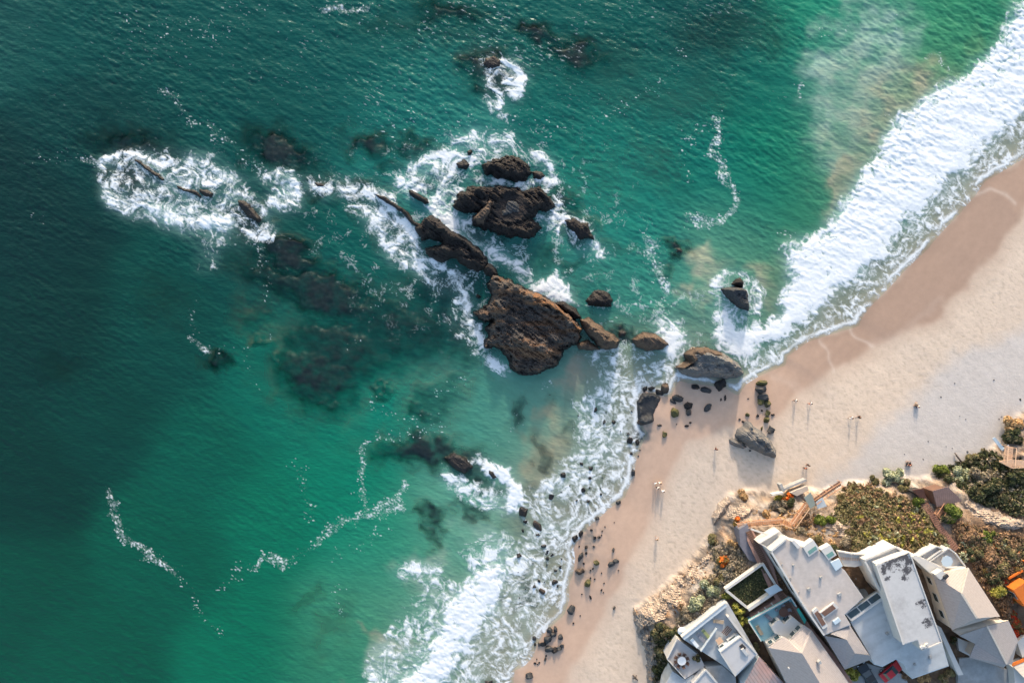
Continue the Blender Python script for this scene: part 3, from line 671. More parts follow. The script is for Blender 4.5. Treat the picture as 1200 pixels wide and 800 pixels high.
me = grid_mesh('sea_water', (WU - 600) * S, (400 - WV) * S, WZ, keep, {'tint': wt, 'foam': foam})
m = bpy.data.materials.new('sea_water'); nt, N, L = nodes_of(m)
o_ = N.new('ShaderNodeOutputMaterial'); pb = N.new('ShaderNodeBsdfPrincipled'); tr = N.new('ShaderNodeBsdfTransparent'); fo = N.new('ShaderNodeBsdfDiffuse')
at = N.new('ShaderNodeAttribute'); at.attribute_name = 'tint'; af = N.new('ShaderNodeAttribute'); af.attribute_name = 'foam'
geo = N.new('ShaderNodeNewGeometry')
pb.inputs['Roughness'].default_value = 0.22; pb.inputs['IOR'].default_value = 1.33; pb.inputs['Specular IOR Level'].default_value = 0.5
L.new(at.outputs['Color'], pb.inputs['Base Color'])
mp = N.new('ShaderNodeMapping'); mp.inputs['Rotation'].default_value = (0, 0, math.radians(25)); mp.inputs['Scale'].default_value = (0.8, 2.3, 1)
L.new(geo.outputs['Position'], mp.inputs['Vector'])
nb = N.new('ShaderNodeTexNoise'); nb.inputs['Scale'].default_value = 1.1; nb.inputs['Detail'].default_value = 6; nb.inputs['Roughness'].default_value = .6
L.new(mp.outputs[0], nb.inputs['Vector'])
bp = N.new('ShaderNodeBump'); bp.inputs['Distance'].default_value = 0.085; L.new(nb.outputs['Fac'], bp.inputs['Height']); L.new(bp.outputs[0], pb.inputs['Normal'])
tr.inputs['Color'].default_value = (.86, .93, .91, 1)
mx = N.new('ShaderNodeMixShader'); L.new(at.outputs['Alpha'], mx.inputs[0]); L.new(tr.outputs[0], mx.inputs[1]); L.new(pb.outputs[0], mx.inputs[2])
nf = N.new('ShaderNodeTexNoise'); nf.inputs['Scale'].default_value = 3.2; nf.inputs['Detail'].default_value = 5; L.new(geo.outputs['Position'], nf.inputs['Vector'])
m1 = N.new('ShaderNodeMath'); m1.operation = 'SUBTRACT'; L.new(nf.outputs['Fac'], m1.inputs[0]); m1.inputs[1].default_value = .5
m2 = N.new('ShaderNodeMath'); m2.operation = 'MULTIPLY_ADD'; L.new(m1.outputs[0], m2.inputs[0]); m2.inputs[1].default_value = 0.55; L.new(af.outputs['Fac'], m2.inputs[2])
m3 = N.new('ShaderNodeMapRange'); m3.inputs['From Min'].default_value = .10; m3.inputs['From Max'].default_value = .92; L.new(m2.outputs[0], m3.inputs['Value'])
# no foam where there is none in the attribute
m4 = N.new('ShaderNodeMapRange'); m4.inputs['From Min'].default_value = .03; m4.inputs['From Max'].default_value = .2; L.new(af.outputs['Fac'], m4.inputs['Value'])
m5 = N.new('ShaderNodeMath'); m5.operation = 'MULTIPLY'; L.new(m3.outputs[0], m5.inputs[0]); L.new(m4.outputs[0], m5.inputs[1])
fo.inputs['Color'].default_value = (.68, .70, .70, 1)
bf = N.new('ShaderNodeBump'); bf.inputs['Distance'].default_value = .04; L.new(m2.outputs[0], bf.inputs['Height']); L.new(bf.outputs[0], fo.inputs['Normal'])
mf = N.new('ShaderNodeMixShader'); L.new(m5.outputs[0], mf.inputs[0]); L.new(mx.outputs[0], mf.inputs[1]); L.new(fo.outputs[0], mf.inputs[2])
L.new(mf.outputs[0], o_.inputs['Surface'])
sea = link_mesh('sea_water', me, m); tag(sea, 'teal sea water with white surf and foam lace', 'sea', kind='structure')
# ================================================================== rocks
def rock_mat(name, dry, patch, wetc, zwet=1.0, bump=0.10, pamt=0.5, pscale=0.5, strata=None):
    m = bpy.data.materials.new(name); nt, N, L = nodes_of(m)
    out = N.new('ShaderNodeOutputMaterial'); b = N.new('ShaderNodeBsdfPrincipled'); b.inputs['Specular IOR Level'].default_value = .3
    geo = N.new('ShaderNodeNewGeometry'); pos = geo.outputs['Position']
    if strata is not None:
        mp = N.new('ShaderNodeMapping'); mp.inputs['Rotation'].default_value = (0.3, 0.2, -strata); mp.inputs['Scale'].default_value = (.35, 2.2, 1.2); L.new(pos, mp.inputs['Vector']); vec = mp.outputs[0]
    else: vec = pos
    def noise(s, d=8, r=.65, v=vec):
        n = N.new('ShaderNodeTexNoise'); n.inputs['Scale'].default_value = s; n.inputs['Detail'].default_value = d; n.inputs['Roughness'].default_value = r; L.new(v, n.inputs['Vector']); return n.outputs['Fac']
    def rng(x, a, c, lo=0.0, hi=1.0):
        q = N.new('ShaderNodeMapRange'); q.inputs['From Min'].default_value = a; q.inputs['From Max'].default_value = c; q.inputs['To Min'].default_value = lo; q.inputs['To Max'].default_value = hi; L.new(x, q.inputs['Value']); return q.outputs[0]
    def mix(f, x, y, mode='MIX'):
        q = N.new('ShaderNodeMix'); q.data_type = 'RGBA'; q.blend_type = mode
        if isinstance(f, float): q.inputs[0].default_value = f
        else: L.new(f, q.inputs[0])
        for s, k in ((x, 6), (y, 7)):
            if isinstance(s, tuple): q.inputs[k].default_value = s
            else: L.new(s, q.inputs[k])
        return q.outputs[2]
    c = mix(rng(noise(pscale), .62 - .25 * pamt, .74 - .25 * pamt), dry, patch)
    c = mix(1.0, c, rng(noise(2.2, 9, .75), .3, .7, .45, 1.5), 'MULTIPLY')
    sx = N.new('ShaderNodeSeparateXYZ'); L.new(pos, sx.inputs[0])
    ad = N.new('ShaderNodeMath'); ad.operation = 'MULTIPLY_ADD'; L.new(noise(.9, 6, .6, pos), ad.inputs[0]); ad.inputs[1].default_value = -1.4; L.new(sx.outputs['Z'], ad.inputs[2])
    w = rng(ad.outputs[0], zwet - 1.3, zwet - .3)
    c = mix(w, wetc, c)
    L.new(c, b.inputs['Base Color']); L.new(rng(w, 0, 1, .45, .9), b.inputs['Roughness'])
    bp = N.new('ShaderNodeBump'); bp.inputs['Distance'].default_value = bump; L.new(noise(2.6, 9, .7), bp.inputs['Height']); L.new(bp.outputs[0], b.inputs['Normal'])
    L.new(b.outputs[0], out.inputs['Surface']); return m
WETC = alb(32, 29, 29)
R_DARK = rock_mat('rock_wet_black', alb(44, 40, 39), alb(64, 54, 48), WETC, 0.9, .14, .35, .6)
R_BROWN = rock_mat('rock_brown', alb(80, 74, 70), alb(116, 88, 67), WETC, 1.3, .07, .55, .25, math.radians(-35))
R_TAN = rock_mat('rock_tan', alb(98, 82, 69), alb(64, 57, 53), alb(42, 37, 35), 0.5, .08, .5, .6)
R_GREY = rock_mat('rock_grey', alb(112, 110, 108), alb(150, 138, 124), alb(76, 76, 76), -1.0, .08, .4, .5, math.radians(-40))
R_SLATE = rock_mat('rock_slate', alb(70, 71, 72), alb(94, 86, 78), alb(42, 42, 44), 0.6, .08, .35, .7)
R_MOSS = rock_mat('rock_mossy', alb(92, 88, 54), alb(66, 65, 60), alb(52, 51, 44), -1.0, .08, .35, 1.0)
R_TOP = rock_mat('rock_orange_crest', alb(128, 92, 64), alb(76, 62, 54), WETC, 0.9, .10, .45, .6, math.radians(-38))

def outcrop(name, label, cat, pts, h, w, mat, base=-1.1, ridges=(), rough=1.0, tilt=(0, 0), step=1.0, strata=-35, seed=1, group=None, parent=None, edge=3.0, flat=None, on_ground=False):
    if on_ground: pts = [((lambda g: (g.x / S + 600, 400 - g.y / S))(G(*q))) for q in pts]
    us = [p[0] for p in pts]; vs = [p[1] for p in pts]
    U, V = np.meshgrid(np.arange(min(us) - 8, max(us) + 8.1, step).astype(np.float32), np.arange(min(vs) - 8, max(vs) + 8.1, step).astype(np.float32))
    e = sdf(U + fbm(U / 9, V / 9, 4, seed) * edge * 1.6, V + fbm(U / 9, V / 9, 4, seed + 7) * edge * 1.6, pts)
    t = math.radians(strata); a = U * math.cos(t) - V * math.sin(t) * -1; a = U * math.cos(t) + V * math.sin(-t); b = U * math.sin(-t) * -1 + V * math.cos(t)
    # a runs along the strata on the page, b across
    a = U * math.cos(t) - V * math.sin(t); b = U * math.sin(t) + V * math.cos(t)
    cu, cv = sum(us) / len(us), sum(vs) / len(vs)
    z = (h - base) * sstep(-(2.2 + edge * 1.1), w, e) ** 0.75 + base
    z = z + ((U - cu) * tilt[0] + (V - cv) * tilt[1]) * sstep(0, w, e)
    m = sstep(-2, 5, e)
    for pl, rh, rw in ridges: z = z + rh * np.exp(-(seg_dist(U + fbm(U / 7, V / 7, 3, seed + 2) * 4, V + fbm(U / 7, V / 7, 3, seed + 3) * 4, pl) / rw) ** 2) * m
    amp = rough * min(1.0, h / 3.0) * m
    if flat is not None: amp = amp * (1 - .85 * soft_poly(U, V, flat, 3))
    z = z + amp * ((ridged(a / 40, b / 7, 4, seed + 11) - .4) * 1.25 + (ridged(a / 16, b / 3.6, 3, seed + 13) - .4) * .28 + np.round(fbm(a / 16, b / 10, 3, seed + 17) * 4) / 4 * 1.6 + fbm(U / 3, V / 3, 3, seed + 19) * .16)
    z = np.where(e < -7, base - .4, z)
    if on_ground:
        gi = np.clip(((U - _u0) / _st + _iu).astype(int), 0, TZ.shape[1] - 1); gj = np.clip(((V - _v0) / _st + _iv).astype(int), 0, TZ.shape[0] - 1)
        z = z + TZ[gj, gi]
    me = grid_mesh(name, (U - 600) * S, (400 - V) * S, z, e > -7.5)
    me.polygons.foreach_set('use_smooth', np.zeros(len(me.polygons), dtype=bool))
    o = link_mesh(name, me, mat, parent)
    if parent is None: tag(o, label, cat, group)
    return o
def z5(ox, oy, k, pts): return [(ox + x / k, oy + y / k) for x, y in pts]

MAIN = z5(520, 300, 5, [(290,108),(400,150),(480,188),(600,240),(660,288),(740,345),(802,415),(812,470),(775,522),(705,552),(700,592),(645,650),(565,692),(470,702),(388,672),(380,605),(330,555),(240,532),(228,480),(258,468),(232,420),(285,390),(200,372),(168,325),(238,288),(280,230),(252,165)])
CREST = z5(520, 300, 5, [(300,130),(440,190),(520,240),(640,295),(720,360),(785,430)])
outcrop('rock_outcrop', 'largest brown rock outcrop, a broad slab in the middle of the sea', 'rock outcrop', MAIN, 3.0, 16, R_BROWN,
        ridges=[(CREST, 2.6, 7), (z5(520,300,5,[(420,480),(520,520),(600,560)]), 1.6, 6), (z5(520,300,5,[(330,200),(330,330),(300,400)]), 1.2, 8)], tilt=(0.0, -0.020), rough=.85, seed=3)
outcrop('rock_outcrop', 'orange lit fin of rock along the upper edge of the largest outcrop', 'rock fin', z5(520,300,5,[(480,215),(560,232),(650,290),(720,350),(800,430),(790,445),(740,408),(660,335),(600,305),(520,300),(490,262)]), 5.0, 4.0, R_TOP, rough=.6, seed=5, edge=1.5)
outcrop('sea_rock', 'dark flat rock wedged along the upper right edge of the largest outcrop', 'rock', z5(520,300,5,[(640,275),(700,264),(780,318),(806,360),(765,372),(690,322)]), 2.4, 6, R_DARK, rough=.6, seed=8, edge=1.5)
outcrop('sea_rock', 'tan topped wedge of rock at the shoreward tip of the largest outcrop', 'rock', z5(520,300,5,[(800,372),(850,362),(945,430),(1028,492),(1010,538),(930,542),(862,482),(822,425)]), 3.2, 7, R_TAN, ridges=[(z5(520,300,5,[(840,430),(900,470),(1000,500)]), .9, 4)], rough=.6, seed=12, edge=1.5)
outcrop('sea_rock', 'small tan wedge rock below the tan topped one beside the largest outcrop', 'rock', z5(520,300,5,[(780,512),(842,490),(915,546),(850,552),(790,542)]), 2.0, 5, R_TAN, rough=.5, seed=15, edge=1)
outcrop('sea_rock', 'round black rock awash with foam to the right above the largest outcrop', 'rock', z5(520,300,5,[(830,240),(870,205),(930,192),(985,215),(998,260),(985,300),(920,310),(850,295),(822,270)]), 1.1, 9, R_DARK, rough=.8, seed=18, edge=2)
outcrop('sea_rock', 'low brown rib of rock running from the largest outcrop up to the left', 'rock', z5(300,220,4,[(785,148),(828,122),(900,188),(1000,248),(1062,298),(1092,350),(1080,385),(1030,392),(960,362),(938,330),(862,352),(800,312),(790,284),(870,262),(850,245),(770,250),(745,190)]), 2.2, 10, R_DARK,
        ridges=[(z5(300,220,4,[(800,150),(860,190),(960,245),(1050,310)]), 1.6, 4), (z5(300,220,4,[(880,290),(980,340),(1060,370)]), .9, 4)], rough=.8, seed=21, edge=2)
outcrop('sea_rock', 'knobbly black rock bridging the brown rib and the largest outcrop', 'rock', z5(300,220,4,[(1062,372),(1090,352),(1125,372),(1138,405),(1112,422),(1076,412)]), 1.9, 6, R_DARK, rough=.6, seed=24, edge=1)
outcrop('sea_rock', 'thin black spine of rock in white foam at the head of the brown rib', 'rock', z5(300,220,4,[(556,30),(600,40),(660,80),(712,115),(745,160),(790,182),(775,196),(730,170),(690,120),(640,86),(580,52)]), 1.1, 3, R_DARK, rough=.7, seed=27, edge=1)
outcrop('sea_rock', 'short black spine of rock beside the foaming channel left of the central block', 'rock', z5(300,220,4,[(718,12),(745,22),(800,50),(812,70),(795,78),(750,52),(722,32)]), 1.0, 3, R_DARK, rough=.6, seed=30, edge=1)
CB = z5(480, 160, 5, [(250,410),(290,345),(340,312),(425,298),(560,292),(680,318),(755,300),(820,355),(850,400),(800,432),(745,442),(705,480),(772,540),(705,600),(600,582),(520,572),(450,545),(372,512),(362,482),(440,440),(350,452)])
cbk = empty('rock_outcrop', P(590, 245, 0), 'black flat topped rock block with a grey slab, above the largest outcrop', 'rock outcrop')
outcrop('shelf', None, None, CB, 2.3, 8, R_DARK, rough=1.1, seed=33, parent=cbk, flat=z5(480,160,5,[(500,440),(560,350),(670,350),(690,450),(650,500),(520,510)]), ridges=[(z5(480,160,5,[(280,400),(340,340),(430,320)]), .8, 5)])
outcrop('slab', None, None, z5(480,160,5,[(505,440),(560,360),(668,350),(685,420),(660,490),(520,505)]), 2.42, 9, R_SLATE, rough=.5, seed=36, parent=cbk, edge=1)
outcrop('column', None, None, z5(480,160,5,[(368,490),(420,430),(470,375),(502,380),(492,450),(440,520),(390,520)]), 3.4, 5, R_TAN, rough=.3, seed=38, parent=cbk, edge=1)
outcrop('sea_rock', 'rounded black rock topped with rubble, highest of the central rocks in the photo', 'rock', z5(480,160,5,[(430,172),(480,140),(560,124),(640,130),(692,168),(712,212),(690,250),(600,262),(520,242),(440,208)]), 2.2, 9, R_DARK, rough=1.2, seed=41)
outcrop('sea_rock', 'black rock in swirling foam just right of the central block', 'rock', z5(480,160,5,[(910,492),(960,478),(1010,505),(1055,510),(1060,550),(1082,600),(1000,604),(940,545)]), 1.3, 6, R_DARK, rough=.8, seed=44, edge=2)
for i, (pts, lab) in enumerate([
    ([(157,184),(164,187),(172,192),(182,199),(194,209),(192,214),(182,208),(170,199),(160,192)], 'curved black spine of rock inside the foam ring furthest left'),
    ([(206,216),(216,219),(228,222),(238,230),(236,234),(224,227),(208,222)], 'thin brown black spine in the middle of the left hand foam'),
    ([(232,221),(242,221),(252,226),(250,232),(240,231),(232,226)], 'stubby dark rock at the right end of the spines in the left hand foam'),
    ([(276,232),(286,234),(298,244),(308,256),(304,262),(292,256),(282,246)], 'ribbed dark rock under combed foam at the tail of the left hand reef'),
    ([(365,212),(376,211),(384,216),(382,222),(370,220)], 'small black rock in foam between the two left hand reefs'),
    ([(568,68),(578,64),(590,70),(586,80),(572,82),(564,76)], 'lone black rock with a white swirl near the top of the photo'),
    ([(546,178),(552,174),(556,177),(554,182),(548,183)], 'tiny black rock in foam above the rubble topped rock'),
    ([(532,190),(544,186),(552,192),(548,200),(536,200)], 'low dark rock in foam left of the rubble topped rock'),
    ([(622,200),(634,200),(640,206),(634,212),(624,210)], 'small black rock in foam right of the rubble topped rock'),
    ([(520,536),(532,530),(548,536),(556,548),(544,556),(530,548)], 'black rock breaking the surface at the dark reef in the lower sea'),
    ([(572,548),(580,552),(584,560),(578,562),(570,555)], 'small black rock in the burst of foam right of the lower dark reef'),
    ([(790,290),(797,290),(803,294),(799,299),(791,297)], 'small drowned black rock with a white cap, out in green water'),
    ([(722,388),(730,385),(737,390),(733,395),(724,395)], 'low wet rock between the tan wedge and the smooth brown boulder'),
    ([(556,344),(562,344),(566,348),(561,351),(556,349)], 'small black rock at the left shoulder of the largest outcrop')]):
    outcrop('sea_rock', lab, 'rock', pts, .55 if i not in (4,5,11,12) else .35, 5, R_DARK, base=-.9, rough=.8, seed=50 + 3 * i, edge=1.5)

# ---- rocks near the shore
outcrop('sea_rock', 'dark pointed rock alone in the foam off the surf, larger of its pair', 'rock', z5(720,280,5,[(625,293),(655,285),(700,280),(755,290),(782,330),(787,418),(740,408),(682,366),(640,320)]), 2.4, 6, R_SLATE, rough=.5, seed=91, edge=1, ridges=[(z5(720,280,5,[(650,300),(740,300)]), .5, 4)])
outcrop('sea_rock', 'small dark cone rock touching the pointed rock off the surf', 'rock', z5(720,280,5,[(680,268),(705,238),(738,228),(752,252),(752,285),(715,280)]), 1.7, 5, R_DARK, rough=.4, seed=94, edge=1)
outcrop('sea_rock', 'smooth brown boulder shaped like a loaf, awash between outcrop and shore', 'boulder', z5(720,280,5,[(100,590),(130,560),(165,544),(240,552),(290,585),(322,622),(272,646),(190,656),(130,632)]), 2.3, 7, R_TAN, rough=.4, seed=97, edge=1, ridges=[(z5(720,280,5,[(150,575),(230,580)]), .5, 4)])
outcrop('boulder', 'biggest boulder on the beach, tan and grey, pointed to the right at the water edge', 'boulder', z5(720,400,5,[(352,150),(385,128),(425,112),(405,72),(450,34),(540,36),(640,70),(720,122),(757,185),(720,212),(640,216),(520,208),(460,212),(395,188)]), 3.4, 9, R_GREY, rough=.5, seed=100, edge=1,
        ridges=[(z5(720,400,5,[(430,80),(520,70),(640,110),(730,170)]), .9, 4)])
outcrop('boulder', 'tan crust of rock along the upper rim of the biggest beach boulder', 'rock', z5(720,400,5,[(362,150),(430,115),(412,75),(455,40),(540,42),(635,76),(660,100),(560,92),(500,98),(450,130),(390,165)]), 3.9, 4, R_TAN, rough=.4, seed=103, edge=1)
slab_c = outcrop('beach_rock', 'long grey slab rock lying alone on the dry sand', 'rock', z5(720,400,5,[(708,546),(725,515),(750,500),(765,478),(792,478),(800,505),(835,520),(892,572),(932,632),(926,672),(862,652),(792,612),(730,572)]), 3.0, 5, R_GREY, base=.2, rough=.55, seed=106, edge=1, strata=-42)
outcrop('beach_rock', 'narrow grey rock beside the lower left edge of the long grey slab', 'rock', z5(720,400,5,[(672,575),(690,570),(740,590),(762,612),(745,622),(700,606),(672,592)]), 1.7, 3, R_GREY, base=.2, rough=.3, seed=109, edge=.7)
outcrop('beach_rock', 'flat rimmed ledge of wet rock at the swash edge below the big boulder', 'rock', z5(720,400,5,[(165,300),(230,300),(275,330),(262,370),(240,420),(232,470),(180,492),(140,470),(130,400),(128,350)]), .38, 4, R_SLATE, base=-.6, rough=.45, seed=112, edge=1, ridges=[(z5(720,400,5,[(150,440),(135,370),(160,315),(230,312)]), .5, 2.5), (z5(720,400,5,[(150,470),(210,465)]), .9, 4)])

R_SAND = rock_mat('sandstone', alb(188, 168, 149), alb(134, 120, 107), alb(150, 130, 110), -30, .16, .45, .45)
R_CLIFF = rock_mat('cliff_grey', alb(136, 130, 124), alb(180, 152, 126), alb(90, 84, 80), -30, .16, .4, .5)
outcrop('sandstone_cliff', 'pale pinkish sandstone cliff face running up from the point below the white parapet', 'cliff', [(744,714),(760,703),(782,684),(804,664),(820,648),(832,642),(840,654),(824,676),(806,700),(794,712),(778,728),(764,738),(750,732)], .9, 12, R_SAND, base=-1.0, rough=1.7, seed=401, edge=4, strata=50, on_ground=True)
outcrop('cliff_rock', 'grey broken rock at the very tip of the cliff point', 'cliff', [(741,712),(750,716),(754,730),(762,742),(766,756),(760,768),(753,756),(746,738)], .8, 6, R_CLIFF, base=-1.0, rough=1.8, seed=404, edge=3, strata=70, on_ground=True)
outcrop('cliff_rock', 'dark grey cliff foot beside the lowest terrace', 'cliff', [(757,768),(766,762),(772,775),(772,795),(764,806),(758,800)], .8, 6, R_CLIFF, base=-1.0, rough=1.8, seed=407, edge=3, strata=70, on_ground=True)
outcrop('cliff_rock', 'tilted pinkish slab at the top of the sand left of the timber stairs', 'cliff', [(834,606),(842,590),(852,582),(856,590),(846,604),(836,614)], 1.0, 5, R_SAND, base=-.8, rough=1.2, seed=410, edge=2, strata=60, on_ground=True)
outcrop('cliff_rock', 'sandy gully rock on the slope right of the board roofed hut', 'cliff', [(1128,586),(1146,588),(1170,598),(1198,606),(1206,618),(1180,622),(1155,614),(1138,604)], .7, 10, R_SAND, base=-.9, rough=1.6, seed=413, edge=4, strata=20, on_ground=True)
outcrop('cliff_rock', 'pale rocky bank between the timber stairs and the green shrubs', 'cliff', [(952,600),(970,600),(990,612),(1000,628),(990,634),(972,622),(956,614)], .7, 7, R_SAND, base=-.9, rough=1.6, seed=416, edge=3, strata=40, on_ground=True)
outcrop('cliff_rock', 'weathered sandstone hump above the lone walker', 'cliff', [(848,592),(868,586),(884,596),(876,606),(858,612),(846,606)], .6, 8, R_SAND, base=-.8, rough=1.4, seed=419, edge=3, strata=30, on_ground=True)

# ---------------- boulders and stones, each its own mesh from one of several shapes
def stone_mesh(seed, sub=3):
    bm = bmesh.new(); bmesh.ops.create_icosphere(bm, subdivisions=sub, radius=1.0)
    v = np.array([q.co[:] for q in bm.verts]); r = np.random.default_rng(seed)
    for _ in range(11):
        n = r.normal(size=3); n /= np.linalg.norm(n); d = r.uniform(.48, .90)
        k = v @ n; v = v - np.maximum(k - d, 0)[:, None] * n * .92
    v = v * (1 + .26 * perlin3(v * 1.2, seed) + .12 * perlin3(v * 3.1, seed + 5))[:, None]
    v /= np.abs(v).max(axis=0)
    for q, c in zip(bm.verts, v): q.co = c
    me = bpy.data.meshes.new('boulder'); bm.to_mesh(me); bm.free()
    return me
STM = {}
def stone(px, py, rx, ry, ang, h, mat, label, group=None, name='boulder', seed=None, water=False):
    seed = (int(px * 7 + py * 13) % 9) if seed is None else seed
    key = (seed, mat.name)
    rx *= random.uniform(.88, 1.08); ang += random.uniform(-12, 12)
    if key not in STM: STM[key] = stone_mesh(seed + 200, 3); STM[key].materials.append(mat)
    o = bpy.data.objects.new(name, STM[key]); COL.objects.link(o)
    z = max(-.25, ground_at(*P(px, py, 0)[:2])) if not water else -.15
    x, y, _ = P(px, py, z + h * .5)
    o.location = (x, y, z + h * (-.02 if water else .18)); o.scale = (rx * S, ry * S, h * .78); o.rotation_euler = (0, 0, -math.radians(ang))
    return tag(o, label, 'boulder' if max(rx, ry) > 3 else 'stone', group)
FO = 'stones standing in the swash foam'; SG = 'small stones on the wet sand'; MG = 'mossy stones near the grey slab'; HC = 'boulders heaped at the lower water edge'; CH = 'wet rocks below the big boulder'
